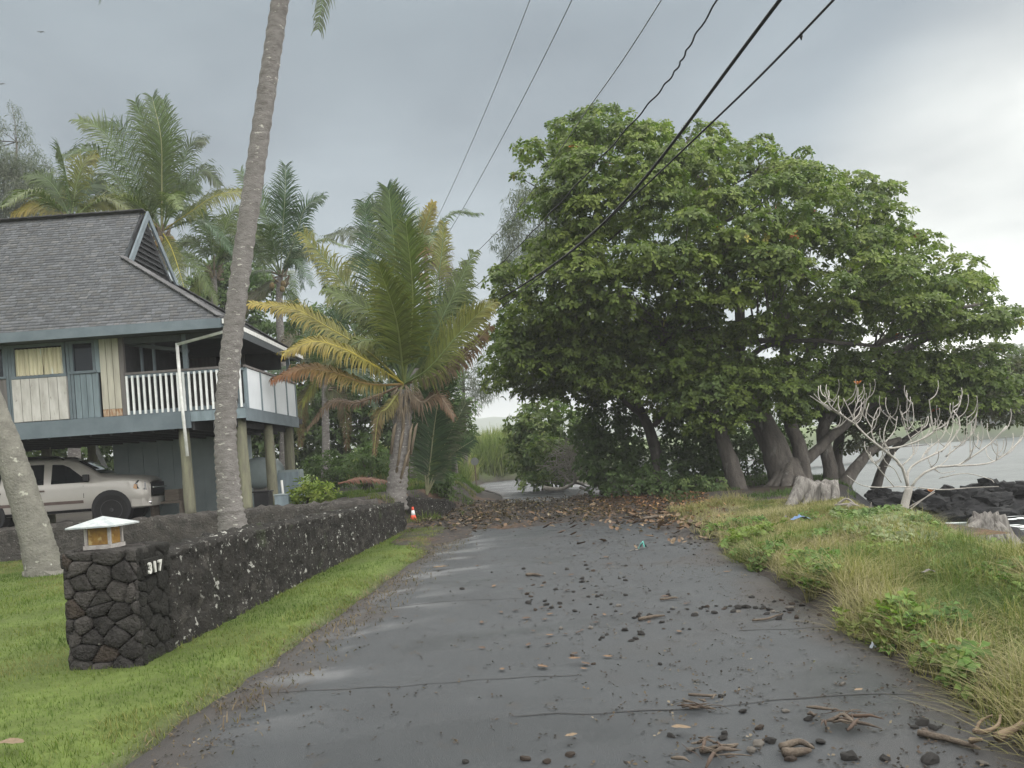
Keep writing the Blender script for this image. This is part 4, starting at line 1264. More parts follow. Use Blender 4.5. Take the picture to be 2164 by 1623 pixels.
palm('coconut_palm', 'coconut palm with rust brown dead fronds behind the young palm', 28.0, (868, 560), [(880, 1010), (876, 800), (870, 650)], .19, [
    ([(850, 480), (832, 440)], (818, 396), dict(c0=DEEP, length=.95, n=54, hint=(0, -1, .1), droop=.35)),
    ([(830, 480), (790, 440)], (760, 440), dict(c0=GREEN, length=.9, n=50, droop=.6)),
    ([(820, 520), (760, 490)], (690, 500), dict(c0=GREY, length=.85, n=50, droop=.9)),
    ([(890, 500), (905, 460)], (916, 428), dict(c0=GREEN, c1=GOLD, length=.45, n=40, droop=.4)),
    ([(905, 520), (935, 540)], (950, 640), dict(c0=BROWN, c1=DEAD, length=.75, n=46, droop=1.3)),
    ([(895, 520), (920, 520)], (932, 590), dict(c0=(.24, .14, .05), c1=BROWN, length=.7, n=44, droop=1.2)),
    ([(800, 560), (740, 560)], (690, 640), dict(c0=LIGHT, c1=YELL, length=.8, n=48, droop=1.1)),
    ([(910, 560), (960, 590)], (985, 690), dict(c0=GREY, c1=DEAD, length=.7, n=44, droop=1.3)),
], extra=6, seed=35, nuts=5)
palm('coconut_palm', 'low coconut palm whose crown hangs between the young palm and the deck corner', 31.0, (686, 800), [(690, 1010), (688, 900)], .17, [
    ([(650, 740), (610, 720)], (570, 780), dict(c0=GREY, c1=DEAD, droop=1.2)),
    ([(720, 740), (770, 730)], (800, 800), dict(c0=GREEN, c1=YELL, droop=1.1)),
    ([(665, 720), (640, 660)], (600, 650), dict(c0=GREEN, droop=.8)),
    ([(700, 720), (720, 660)], (760, 640), dict(c0=DEEP, droop=.8)),
    ([(700, 820), (725, 850)], (735, 950), dict(c0=GREEN, c1=BROWN, droop=1.4)),
    ([(660, 820), (640, 850)], (635, 940), dict(c0=GREEN, c1=BROWN, droop=1.4)),
], extra=8, seed=37)
palm('coconut_palm', 'coconut palm showing only yellow green frond tips over the left part of the roof ridge', 27.0, (150, 470), [(158, 1000), (152, 700)], .18, [
    ([(130, 420), (100, 380)], (60, 370), dict(c0=GREEN, droop=.9)),
    ([(160, 400), (175, 350)], (200, 330), dict(c0=LIGHT, c1=YELL, droop=.7)),
    ([(120, 440), (80, 430)], (30, 450), dict(c0=YELL, c1=GOLD, droop=1.0)),
    ([(180, 440), (220, 425)], (270, 450), dict(c0=LIGHT, c1=YELL, droop=1.0)),
], extra=6, seed=39, L=3.2)

ff = root('fallen_frond', P(770, 1026, 22.5), 'reddish brown dead palm frond lying on the soil left of the young palm', 'palm frond')
frond(ff, [P(715, 1022, 22.6), P(765, 1012, 22.5), P(825, 1018, 22.4)], length=.35, n=30, c0=(.22, .10, .06), c1=(.17, .085, .05), hint=(0, -.3, 1), droop=.5)

palm('coconut_palm', 'drooping coconut palm low behind the roof hip, left of the slanting trunk', 33.0, (452, 572), [(458, 1010), (456, 800), (453, 660)], .17, [
    ([(420, 520), (390, 510)], (352, 560), dict(c0=GREEN, c1=LIGHT, droop=1.1)),
    ([(480, 520), (520, 510)], (560, 570), dict(c0=DEEP, c1=GREEN, droop=1.1)),
    ([(440, 500), (420, 450)], (392, 440), dict(c0=GREEN, droop=.7)),
    ([(470, 500), (490, 450)], (522, 440), dict(c0=LIGHT, droop=.7)),
    ([(420, 600), (400, 650)], (396, 720), dict(c0=LIGHT, c1=YELL, droop=1.3)),
], extra=9, seed=43, L=3.6)
# ------------------------------------------------------------------ broadleaf trees and shrubs
m_leaf = mat('glossy leaf', (1, 1, 1), (.74, .78, .7), scale=2.2, rough=.55, attr=True, trans=.32, spec=.22)
m_leafd = mat('dull leaf', (1, 1, 1), (.75, .75, .75), scale=2.2, rough=.7, attr=True, trans=.3, spec=.15)
m_bark = mat('grey brown bark', (.125, .112, .100), (.075, .068, .062), scale=5, rough=.95, bump=2.5, bscale=18, spec=.12, stretch=(1, 1, .35),
             spots=[((.19, .18, .165), 4, .62, .1)])
m_barkl = mat('pale dead wood', (.27, .25, .225), (.18, .165, .15), scale=6, rough=.9, bump=1.2, bscale=30, stretch=(1, 1, .4))
def norm(a):
    return a / np.maximum(np.linalg.norm(a, axis=-1, keepdims=True), 1e-6)
def rosettes(pts, ups, nleaf, L, W, cols, droop=.15, el=(-.15, .75), r=None):
    """leaves around points: kite shaped, folded along the midrib"""
    r = r or rng
    M = len(pts)
    u = norm(ups)
    a = norm(np.cross(u, r.normal(size=(M, 3))))
    b = np.cross(u, a)
    az = (np.arange(nleaf) / nleaf * 2 * np.pi)[None, :] + r.uniform(0, 6.28, (M, 1)) + r.uniform(-.35, .35, (M, nleaf))
    e = r.uniform(el[0], el[1], (M, nleaf))
    l = L * r.uniform(.65, 1.2, (M, nleaf, 1))
    w = W * r.uniform(.8, 1.2, (M, nleaf, 1))
    d = np.cos(e)[..., None] * (np.cos(az)[..., None] * a[:, None] + np.sin(az)[..., None] * b[:, None]) + np.sin(e)[..., None] * u[:, None]
    s = norm(np.cross(d, u[:, None] + 1e-3))
    n = np.cross(s, d)
    p = pts[:, None]
    b0 = p + d * l * .08
    m1 = p + d * l * .62 + s * w * .5 + n * w * .12
    m2 = p + d * l * .62 - s * w * .5 + n * w * .12
    tp_ = p + d * l - np.array((0, 0, 1.0)) * l * droop * r.uniform(.3, 1.6, (M, nleaf, 1))
    V = np.stack([b0, m1, tp_, m2], 2).reshape(-1, 3)
    Fc = np.arange(M * nleaf * 4).reshape(-1, 4)
    c = cols[:, None, :] * r.uniform(.72, 1.3, (M, nleaf, 1))
    C = np.repeat(c.reshape(-1, 3), 4, 0)
    return V, Fc, C
def pad_points(pads, per, r, low=-.25):
    """points over the upper shells of flattened ellipsoids; pads: (x, y, z, rx, ry, rz)"""
    pads = np.asarray(pads, float)
    idx = np.repeat(np.arange(len(pads)), np.maximum(3, (per * pads[:, 3] * pads[:, 4]).astype(int)))
    d = norm(r.normal(size=(len(idx), 3)))
    flip = (d[:, 2] < low) & (r.random(len(idx)) < .75)
    d[flip, 2] *= -1
    rad = r.uniform(.62, 1.05, (len(idx), 1)) ** .7
    q = pads[idx]
    return q[:, :3] + d * rad * q[:, 3:], d * np.array((.95, .95, .8)) + np.array((0, -.12, .55)) + r.normal(0, .25, (len(idx), 3)), idx
def inside(poly, x, y):
    c = False
    for i in range(len(poly)):
        (x0, y0), (x1, y1) = poly[i], poly[i - 1]
        if (y0 > y) != (y1 > y) and x < (x1 - x0) * (y - y0) / (y1 - y0) + x0:
            c = not c
    return c
def dist(poly, x, y):
    m = 1e9
    for i in range(len(poly)):
        (x0, y0), (x1, y1) = poly[i], poly[i - 1]
        dx, dy = x1 - x0, y1 - y0
        t = max(0, min(1, ((x - x0) * dx + (y - y0) * dy) / (dx * dx + dy * dy)))
        m = min(m, math.hypot(x - x0 - dx * t, y - y0 - dy * t))
    return m
def crown_pads(poly, Y, D, n, rad, seed, flat=.38, back=.5, dmax=None, gaps=()):
    """pads of a crown whose outline, seen from the road, is poly; D is the half depth"""
    R = random.Random(seed)
    us, vs_ = [q[0] for q in poly], [q[1] for q in poly]
    dmax = dmax or max(dist(poly, u, v) for u in np.linspace(min(us), max(us), 20) for v in np.linspace(min(vs_), max(vs_), 20) if inside(poly, u, v))
    out, used, tries = [], [], 0
    while len(out) < n and tries < n * 60:
        tries += 1
        u, v = R.uniform(min(us), max(us)), R.uniform(min(vs_), max(vs_))
        if not inside(poly, u, v): continue
        if any(math.hypot((u - a) / c, (v - b) / d) < 1 for a, b, c, d in gaps): continue
        k = dist(poly, u, v)
        rr = rad * R.uniform(.6, 1.15)
        if k < rr * F / Y * .55 and R.random() < .8: continue
        bulge = math.sqrt(max(0, 1 - (1 - min(1, k / dmax)) ** 2))
        y = Y - D * bulge * (R.uniform(.75, 1.0) if R.random() > back else R.uniform(-.6, .75))
        if any(math.hypot(u - a, v - b) < rr * F / Y * .62 and abs(y - c) < rr for a, b, c in used): continue
        used.append((u, v, y))
        p = P(u, v, y)
        out.append((p.x, p.y, p.z, rr, rr, rr * flat))
    return out
def foliage(name, pads, per, nleaf, L, W, pal, m, par, seed, droop=.15, el=(-.15, .75), low=-.25, tips=(), stuff=True):
    r = np.random.default_rng(seed)
    pts, ups, idx = pad_points(pads, per, r, low)
    pal = np.asarray(pal, float)
    padc = pal[r.integers(0, len(pal), len(pads))]
    c = padc[idx] * .55 + pal[r.integers(0, len(pal), len(idx))] * .45
    for col, share in tips:
        k = r.random(len(idx)) < share
        c[k] = col
    V, Fc, C = rosettes(pts, ups, nleaf, L, W, c, droop, el, r)
    o = npobj(name, V, Fc, C, m, par)
    return tag(o, kind='stuff') if stuff else o
def limb(par, pts, r0, r1, n=14, m=None, segs=9, jit=.15, name='limb', wob=.06):
    cur = cat_rom(pts, n)
    cur = [q + Vector((mn.noise(q * 1.3), mn.noise(q * 1.3 + Vector((9, 0, 0))), mn.noise(q * 1.3 + Vector((0, 9, 0))))) * wob for q in cur]
    return MB().tube(cur, [r0 + (r1 - r0) * (i / (n - 1)) ** .8 for i in range(n)], segs, jit=jit).build(name, m or m_bark, par, smooth=True)
def twigs(par, ends, starts, r, m, seed, name='twig'):
    """thin branches joining limbs to the pads they carry"""
    R = random.Random(seed)
    mb = MB()
    for e in ends:
        e = Vector(e[:3])
        s0 = min(starts, key=lambda q: (q - e).length)
        mid = s0.lerp(e, .55) + Vector((R.uniform(-.2, .2), R.uniform(-.2, .2), R.uniform(-.25, .05)))
        mb.tube(cat_rom([s0, mid, e], 6), [r, r * .8, r * .6, r * .45, r * .35, r * .2], 5, jit=.2)
    return tag(mb.build(name, m, par, smooth=True), kind='stuff')

KAM = [(.122, .165, .034), (.098, .138, .034), (.165, .205, .042), (.076, .112, .034), (.138, .178, .040)]
# the great sea almond tree over the right of the road
Y = 26.0
at_ = root('sea_almond_tree', P(1640, 1048, 24.6), 'great spreading green tree with several buttressed trunks beside the road, tallest thing on the right', 'tree')
OUT = [(1150, 262), (1200, 275), (1262, 246), (1335, 250), (1400, 272), (1470, 268), (1520, 292), (1625, 300), (1650, 330), (1700, 322), (1748, 366), (1800, 392), (1870, 408), (1912, 480), (1950, 500),
       (2000, 528), (2050, 582), (2105, 640), (2155, 668), (2150, 720), (2080, 745), (1960, 735), (1830, 752), (1700, 748), (1640, 770), (1560, 760), (1480, 770), (1400, 740), (1300, 760),
       (1180, 740), (1080, 720), (1050, 640), (1036, 585), (1080, 555), (1130, 520), (1140, 470), (1096, 400), (1098, 372), (1140, 350), (1098, 318)]
gaps = [(1425, 528, 44, 18), (1490, 595, 22, 22), (1570, 668, 34, 22), (1870, 700, 40, 24)]
pads = crown_pads(OUT, Y, 5.2, 340, .80, 4, flat=.52, back=.45, gaps=gaps)
edge_tips = [(1172, 272), (1262, 250), (1325, 254), (1398, 276), (1466, 274), (1610, 304), (1694, 328), (1742, 368), (1796, 396), (1866, 412), (1906, 480), (1984, 530), (2052, 590), (2100, 640), (2146, 672),
             (1106, 314), (1104, 378), (1060, 575), (1042, 600), (1070, 690), (2120, 700), (2085, 620), (1945, 505)]
for u, v in edge_tips:
    p = P(u, v, Y - .6 + rnd.uniform(-1, 1))
    pads.append((p.x, p.y, p.z, .38, .38, .26))
foliage('crown', pads, 140, 6, .168, .088, KAM, m_leaf, at_, 41, tips=[((.42, .12, .03), .0010), ((.30, .26, .06), .004), ((.16, .20, .045), .06)])
skirt = crown_pads([(1370, 720), (1560, 735), (1740, 735), (1770, 850), (1700, 905), (1620, 895), (1560, 920), (1470, 940), (1400, 880)], 23.2, .7, 84, .55, 14, flat=.5) + crown_pads([(1740, 735), (1960, 735), (2120, 740), (2164, 800), (2140, 890), (1960, 860), (1850, 860), (1740, 880)], 24.6, .9, 90, .5, 15, flat=.5) + crown_pads([(1050, 650), (1300, 690), (1450, 745), (1420, 850), (1300, 850), (1180, 830), (1060, 800)], 23.8, .6, 70, .5, 16, flat=.5)
foliage('hanging_boughs', skirt, 135, 6, .16, .082, KAM[:2] + KAM[3:], m_leaf, at_, 46)
T = {'a': (1660, 1045, 24.6), 'fork': (1650, 940, 24.8)}
trunks = [([(1672, 1052, 24.4), (1650, 985, 24.6), (1618, 905, 24.8), (1560, 800, 25.2), (1480, 730, 25.4), (1400, 700, 25.2)], .56, .20),
          ([(1700, 1045, 24.9), (1690, 960, 25), (1664, 850, 25.4), (1660, 720, 25.6), (1700, 560, 25.8)], .30, .12),
          ([(1560, 1040, 24.2), (1545, 985, 24.3), (1518, 905, 24.6), (1490, 850, 25), (1440, 780, 25.4), (1350, 650, 25.6)], .30, .13),
          ([(1760, 1040, 25.5), (1755, 985, 25.5), (1740, 905, 25.8), (1790, 820, 26), (1880, 760, 26.2), (2000, 690, 26.2)], .27, .11),
          ([(1690, 985, 25.2), (1760, 920, 25.4), (1850, 850, 25.6), (1940, 800, 26)], .2, .08),
          ([(1775, 1040, 25.2), (1812, 985, 25.2), (1845, 950, 25.4), (1900, 930, 25.6)], .24, .10)]
for pts, r0, r1 in trunks:
    limb(at_, [P(*q) for q in pts], r0, r1, 22, name='trunk', segs=12)
for u, v, k in ((1625, 1055, -.5), (1655, 1060, -.9), (1700, 1062, -.8), (1730, 1055, -.3), (1600, 1050, -.1)):    # buttress roots
    limb(at_, [P(1668, 980, 24.45), P((u + 1668) / 2, 1020, 24.2 + k * .4), P(u, v, 24.2 + k)], .30, .10, 9, name='buttress_root')
limbs = []
for pts, r0 in (([(1480, 730, 25.2), (1400, 745, 24.4), (1420, 700, 23.8)], .22), ([(1400, 700, 25.2), (1300, 600, 25.4), (1220, 420, 25.6)], .16), ([(1560, 800, 25.2), (1560, 640, 25), (1500, 420, 25.4), (1420, 330, 25.6)], .2),
                ([(1664, 850, 25.4), (1760, 640, 25), (1840, 500, 25.6)], .17), ([(1490, 850, 25), (1330, 790, 25), (1160, 690, 25.4)], .15), ([(1740, 905, 25.8), (1900, 690, 25.4), (2080, 640, 26)], .14),
                ([(1660, 720, 25.6), (1640, 520, 25.6), (1600, 360, 25.8)], .13), ([(1350, 650, 25.6), (1240, 600, 25), (1120, 560, 25.6)], .12), ([(1480, 730, 24.6), (1620, 720, 23.6), (1760, 690, 23.4)], .13),
                ([(1560, 800, 25.2), (1600, 740, 24.2), (1700, 720, 23.4), (1850, 730, 23.4)], .12)):
    w = [P(*q) for q in pts]
    limb(at_, w, r0, r0 * .4, 14)
    limbs += cat_rom(w, 8)
twigs(at_, pads[::2], limbs, .045, m_bark, 5)

# dull, thinly leaved tree behind the bare tree, its low boughs hanging to the water
Y = 28.5
dt = root('shore_tree', P(1790, 1042, 28.0), 'dull brownish low tree by the water behind the bare white tree', 'tree')
p2 = crown_pads([(1640, 760), (1760, 740), (1900, 745), (2050, 735), (2164, 745), (2230, 800), (2220, 905), (2120, 900), (2000, 908), (1900, 900), (1850, 960), (1780, 950), (1700, 900), (1640, 860)],
                Y, 2.6, 190, .75, 6, flat=.5, back=.4, gaps=[(1720, 960, 40, 40)])
foliage('crown', p2, 64, 6, .18, .09, [(.075, .088, .042), (.092, .088, .052), (.060, .085, .036), (.085, .115, .045)], m_leafd, dt, 42, el=(-.4, .7), tips=[((.45, .10, .03), .003)])
for pts, r0 in (([(1790, 1042, 28), (1770, 960, 28), (1800, 860, 28.2), (1900, 800, 28.4), (2060, 800, 28.4)], .26), ([(1850, 1035, 28.4), (1880, 960, 28.4), (1960, 900, 28.4), (2100, 850, 28.6)], .18),
                ([(1800, 860, 28.2), (1740, 790, 28), (1690, 780, 27.8)], .14)):
    limb(dt, [P(*q) for q in pts], r0, .05, 16, name='trunk')
twigs(dt, p2, [P(u, v, 27.6) for u, v in ((1700, 800), (1800, 800), (1900, 800), (2000, 800), (2100, 820), (1900, 860), (2000, 870))], .04, m_barkl, 9)

# second tree with the crooked bare trunk, left of the great one
Y = 27.5
st_ = root('roadside_tree', P(1400, 1040, 26.5), 'tree with crooked bare trunk rising from the roadside shrubs, left of the great tree', 'tree')
p3 = crown_pads([(1034, 700), (1120, 690), (1300, 720), (1420, 730), (1560, 740), (1640, 800), (1600, 900), (1500, 880), (1420, 850), (1330, 850), (1200, 850), (1120, 860), (1060, 850), (1040, 780)],
                Y, 3.2, 160, .75, 8, flat=.55, back=.4)
foliage('crown', p3, 120, 6, .165, .085, KAM, m_leaf, st_, 43, tips=[((.16, .20, .05), .05), ((.28, .26, .10), .01)])
for pts, r0 in (([(1400, 1045, 26.4), (1386, 960, 26.4), (1368, 900, 26.5), (1352, 860, 26.5), (1336, 815, 26.6), (1330, 740, 26.8)], .24), ([(1362, 880, 26.5), (1330, 858, 26.3), (1290, 820, 26.2)], .12),
                ([(1380, 900, 26.5), (1420, 860, 26.3), (1480, 820, 26.4)], .11), ([(1336, 815, 26.6), (1240, 790, 27), (1120, 760, 27)], .1)):
    limb(st_, [P(*q) for q in pts], r0, r0 * .45, 16, name='trunk')
p3b = crown_pads([(1350, 830), (1400, 820), (1420, 860), (1380, 890), (1345, 870)], 26.0, .5, 8, .3, 3)
foliage('pale_sprays', p3b, 90, 6, .2, .1, [(.17, .18, .06), (.14, .15, .05)], m_leaf, st_, 53)

# shrubs along the right edge of the road, each its own plant
DG = [(.066, .104, .036), (.082, .124, .040), (.056, .088, .034)]
MG = [(.092, .138, .054), (.108, .160, .060), (.078, .118, .050)]
PG = [(.16, .21, .075), (.135, .19, .07), (.185, .225, .085)]
def shrub(name, label, poly, Y, D, n, rad, pal, seed, L=.2, W=.1, per=60, flat=.75, stems=5, m=None, group='shrubs lining the right edge of the road', cat='shrub', tips=(), el=(-.3, .9)):
    us, vs_ = [q[0] for q in poly], [q[1] for q in poly]
    b = P(sum(us) / len(us), max(vs_), Y)
    s = root(name, b, label, cat, group)
    pads = crown_pads(poly, Y, D, n, rad, seed, flat=flat, back=.35)
    foliage('foliage', pads, per, 6, L, W, pal, m or m_leafd, s, seed, tips=tips, el=el, low=-.6)
    mb = MB()
    R = random.Random(seed)
    for k in range(stems):
        a = b + Vector((R.uniform(-.3, .3), R.uniform(-.2, .2), -.15))
        e = Vector(R.choice(pads)[:3])
        mb.tube(cat_rom([a, a.lerp(e, .5) + Vector((R.uniform(-.15, .15), 0, .1)), e], 7), [.045, .04, .035, .03, .022, .015, .008], 6)
    tag(mb.build('stem', m_bark, s, smooth=True), kind='stuff')
    return s
shrub('shrub', 'tall leafy shrub at the bend, bordering the gap where the grey hill shows', [(1075, 870), (1130, 850), (1200, 850), (1260, 880), (1260, 990), (1180, 1030), (1100, 1025), (1070, 960)], 34, 1.6, 80, .55, PG + MG, 61, L=.24, W=.13)
shrub('shrub', 'dark bushy shrub below the roadside tree, left of its bare trunk', [(1230, 850), (1330, 840), (1370, 900), (1380, 1030), (1300, 1045), (1240, 1035), (1215, 960)], 28, 1.4, 90, .5, MG + DG[:1], 62, L=.22, W=.11)
shrub('shrub', 'dark bushy shrub between the bare trunk and the great tree', [(1390, 860), (1480, 850), (1535, 900), (1545, 1010), (1490, 1040), (1400, 1040), (1385, 960)], 27.2, 1.3, 90, .5, MG + DG[:1], 63, L=.2, W=.1)
shrub('shrub', 'pale green shrub mixed with dry twigs beside the driftwood tangle', [(1110, 940), (1160, 915), (1225, 935), (1240, 1000), (1180, 1028), (1110, 1030)], 31.5, .9, 46, .35, PG + MG, 64, L=.2, W=.12)
shrub('shrub', 'low spreading shrub in front of the bare trunk, at the edge of the leaf litter', [(1290, 1000), (1380, 985), (1440, 1000), (1460, 1040), (1400, 1058), (1300, 1056), (1260, 1045)], 24.6, .9, 50, .34, DG + MG, 65, L=.16, W=.08)
shrub('shrub', 'pale low shrub at the foot of the great tree, left of its trunk', [(1440, 1010), (1500, 1005), (1530, 1040), (1500, 1060), (1400, 1062), (1370, 1050)], 23.8, .8, 40, .3, MG + PG[:1], 66, L=.14, W=.08)
shrub('shrub', 'dark shrub filling the space behind the trunks of the great tree', [(1430, 880), (1540, 870), (1690, 890), (1700, 960), (1660, 1012), (1560, 1020), (1440, 1015)], 31, 1.2, 80, .5, DG, 67, L=.2, W=.1)
# tangle of dry twigs and driftwood at the bend
dw = root('driftwood_tangle', P(1200, 1030, 29), 'bleached driftwood root tangle lying in front of the pale shrub at the bend', 'driftwood')
for pts, r in (([(1150, 1030, 29), (1190, 1032, 28.8), (1215, 1022, 28.8), (1245, 1030, 28.9)], .09), ([(1215, 1024, 28.8), (1212, 1000, 28.8), (1205, 990, 28.9)], .07), ([(1214, 1012, 28.8), (1240, 1010, 28.9), (1250, 990, 29)], .06),
               ([(1205, 1020, 28.8), (1190, 1005, 28.8), (1180, 995, 28.7)], .05), ([(1225, 1030, 28.6), (1248, 1040, 28.4), (1255, 1052, 28.4)], .06), ([(1240, 1008, 28.9), (1244, 975, 29.2), (1230, 950, 29.4)], .045)):
    limb(dw, [P(*q) for q in pts], r, r * .35, 10, m_barkl, 7, name='root')
tw = MB()
for k in range(260):
    u, v = rnd.gauss(1212, 22), rnd.gauss(978, 20)
    a = P(u, v, 29.6 + rnd.uniform(-.5, .4))
    d = Vector((rnd.gauss(0, .3), rnd.gauss(0, .2), rnd.gauss(.05, .22)))
    tw.tube([a - d, a + Vector((0, 0, .04)), a + d], [.011, .009, .003], 4)
tag(tw.build('twig', m_barkl, dw), kind='stuff')

# bare little tree with upswept white branches on the bank
m_bare = mat('bleached living bark', (.40, .38, .345), (.27, .255, .23), scale=6, rough=.9, bump=1, bscale=30, stretch=(1, 1, .4))
Y = 13.2
bt = root('bare_tree', P(1908, 1106, Y), 'small bare tree with pale upswept candelabra branches standing on the grassy bank', 'tree')
def B2(pts, r0, r1, dy=(0, 0), name='branch', n=12):
    k = len(pts)
    limb(bt, [P(u, v, Y + dy[0] + (dy[1] - dy[0]) * i / (k - 1)) for i, (u, v) in enumerate(pts)], r0, r1, n, m_bare, 7, .08, name, .012)
B2([(1908, 1112), (1912, 1070), (1922, 1030)], .078, .062, name='trunk')
MAIN = [([(1920, 1032), (1905, 985), (1872, 955), (1835, 925), (1805, 895), (1780, 880)], .058, (0, -.3)),
        ([(1780, 880), (1745, 858), (1712, 836)], .03, (-.3, -.4)), ([(1800, 893), (1770, 870), (1738, 850), (1720, 832)], .032, (-.28, -.5)), ([(1765, 868), (1750, 850), (1742, 828)], .024, (-.4, -.45)), ([(1752, 868), (1760, 855), (1768, 840)], .02, (-.38, -.4)),
        ([(1835, 925), (1812, 900), (1800, 878), (1782, 842)], .034, (-.15, .1)), ([(1810, 898), (1805, 875), (1812, 850), (1818, 838)], .026, (0, .2)), ([(1806, 872), (1820, 855), (1832, 842)], .022, (.1, .2)), ([(1812, 852), (1813, 830), (1813, 818)], .02, (.15, .2)),
        ([(1865, 948), (1900, 945), (1945, 930), (1975, 912), (1990, 888)], .04, (-.1, -.5)), ([(1975, 910), (2000, 895), (2012, 870), (2014, 850)], .026, (-.5, -.6)), ([(1972, 912), (1968, 880), (1963, 845)], .024, (-.5, -.4)),
        ([(1920, 1032), (1918, 1000), (1935, 980), (1975, 960), (2000, 945), (2030, 900), (2014, 868)], .05, (0, .4)), ([(1945, 975), (1960, 950), (1990, 925), (2005, 890)], .032, (.2, .5)), ([(1990, 955), (2010, 920), (2015, 880)], .026, (.3, .5)),
        ([(1925, 1032), (1945, 1005), (1985, 985), (2020, 985), (2055, 965), (2090, 940), (2112, 918), (2128, 900)], .05, (0, -.3)), ([(2020, 984), (2070, 982), (2100, 975), (2130, 955), (2160, 925)], .036, (-.2, .2)),
        ([(2050, 968), (2050, 930), (2050, 910)], .02, (-.2, -.2)), ([(2000, 965), (2030, 940), (2055, 915), (2065, 870)], .03, (.2, .3)), ([(2105, 972), (2108, 945), (2105, 930)], .02, (.1, .1)), ([(2112, 968), (2140, 950), (2158, 920)], .02, (.1, .2)),
        ([(1880, 960), (1868, 930), (1870, 905), (1880, 880)], .028, (.1, .3)), ([(1870, 935), (1890, 910), (1896, 880)], .024, (.1, .4)), ([(1905, 985), (1930, 960), (1925, 930), (1916, 912), (1905, 870)], .03, (.1, .5)), ([(1916, 912), (1930, 890), (1928, 850)], .022, (.4, .5)),
        ([(1920, 910), (1916, 880), (1918, 830)], .02, (.4, .4)), ([(1925, 925), (1950, 905), (1960, 880)], .022, (.3, .3)), ([(1850, 938), (1842, 910), (1848, 880), (1856, 862)], .026, (-.1, 0)), ([(1843, 905), (1830, 880), (1836, 852)], .022, (-.1, .1)),
        ([(1935, 1030), (1900, 1028), (1860, 1030), (1820, 1025), (1790, 1005)], .026, (-.1, -.4)), ([(1940, 1030), (1990, 1034), (2050, 1030), (2110, 1028)], .026, (-.1, -.5)), ([(1890, 1028), (1865, 1000), (1845, 975), (1838, 955)], .02, (-.2, -.3)),
        ([(1860, 990), (1848, 980), (1835, 960)], .014, (-.3, -.3)), ([(1985, 1010), (2040, 1000), (2090, 1012), (2100, 1020)], .02, (-.1, -.3)), ([(1916, 1082), (1950, 1055), (1975, 1035)], .024, (-.1, -.2)), ([(1905, 1020), (1888, 990), (1868, 985)], .018, (.2, .3)),
        ([(1965, 985), (1990, 1000), (2020, 996)], .016, (.2, .3)), ([(2015, 945), (2040, 935), (2044, 880)], .02, (.3, .2)), ([(2070, 950), (2078, 920), (2074, 890)], .016, (-.1, -.1)), ([(1790, 885), (1775, 900), (1760, 905)], .012, (-.3, -.3))]
RB = random.Random(5)
for pts, r0, dy in list(MAIN):
    if len(pts) < 3: continue
    for _ in range(4 if r0 > .028 else 2):
        i = RB.randrange(1, len(pts))
        (ua, va), (ub, vb) = pts[i - 1], pts[i]
        f = RB.random()
        u, v = ua + (ub - ua) * f, va + (vb - va) * f
        if v > 1000: continue
        yy = dy[0] + (dy[1] - dy[0]) * (i - 1 + f) / (len(pts) - 1)
        s_ = RB.choice((-1, 1))
        l = RB.uniform(22, 48)
        MAIN.append(([(u, v), (u + s_ * l * .35, v - l * .3), (u + s_ * l * .5, v - l * .75), (u + s_ * l * .48, v - l * 1.1)], .017, (yy, yy + RB.uniform(-.35, .35))))
for pts, r0, dy in MAIN:
    B2(pts, r0 * .47, max(.0055, r0 * .22), dy)
bl = MB()
for u, v in ((1813, 812), (1968, 1040)):
    p = P(u, v, Y + .1)
    for k in range(5):
        a = k * 1.25
        d = Vector((math.cos(a) * .05, math.sin(a) * .05, .05))
        bl.add([p, p + d * .6 + Vector((.02, 0, 0)), p + d * 1.3, p + d * .6 - Vector((.02, 0, 0))], [(0, 1, 2, 3)])
tag(bl.build('withered_leaf', mat('withered leaf', (.42, .15, .04), (.30, .12, .04), scale=20, rough=.7), bt), kind='stuff')

# trees and scrub beyond the house and the road
CAS = [(.085, .100, .070), (.10, .112, .080), (.070, .088, .060)]
def casuarina(label, Y, poly, trunk, seed, n=60, rad=.7, spire=()):
    c = root('casuarina_tree', P(*trunk[0], Y), label, 'tree', 'feathery grey green trees in the background')
    limb(c, [P(u, v, Y) for u, v in trunk], .22, .05, 16, name='trunk')
    pads = crown_pads(poly, Y, 2.2, n, rad, seed, flat=.8, back=.4)
    for u, v, r_ in spire:
        p = P(u, v, Y)
        pads.append((p.x, p.y, p.z, r_, r_, r_))
    foliage('crown', pads, 60, 7, .34, .035, CAS, m_leafd, c, seed, droop=.5, el=(-.9, .9), low=-1)
    twigs(c, pads[::2], cat_rom([P(u, v, Y) for u, v in trunk], 12), .03, m_bark, seed)
    return c
casuarina('feathery grey green tree with a leaning spire at the far left above the roof', 44, [(-120, 280), (0, 262), (30, 320), (70, 330), (130, 340), (150, 420), (120, 480), (-120, 480)], [(20, 1000), (30, 700), (35, 300)], 71, 110, .9,
          [(25, 222, .28), (32, 240, .34), (40, 258, .4), (46, 276, .45), (52, 296, .55), (58, 316, .65)])
casuarina('thin feathery grey tree showing at the left edge of the great tree', 36, [(1060, 480), (1090, 400), (1150, 380), (1180, 300), (1230, 330), (1200, 560), (1120, 620), (1050, 570)], [(1180, 1000), (1170, 700), (1150, 400)], 72, 60, .6)
casuarina('sparse slender tree standing in the gap of sky over the road', 48, [(930, 760), (1000, 735), (1060, 770), (1070, 840), (1000, 880), (930, 870)], [(984, 1000), (980, 860), (976, 720)], 73, 46, .5)
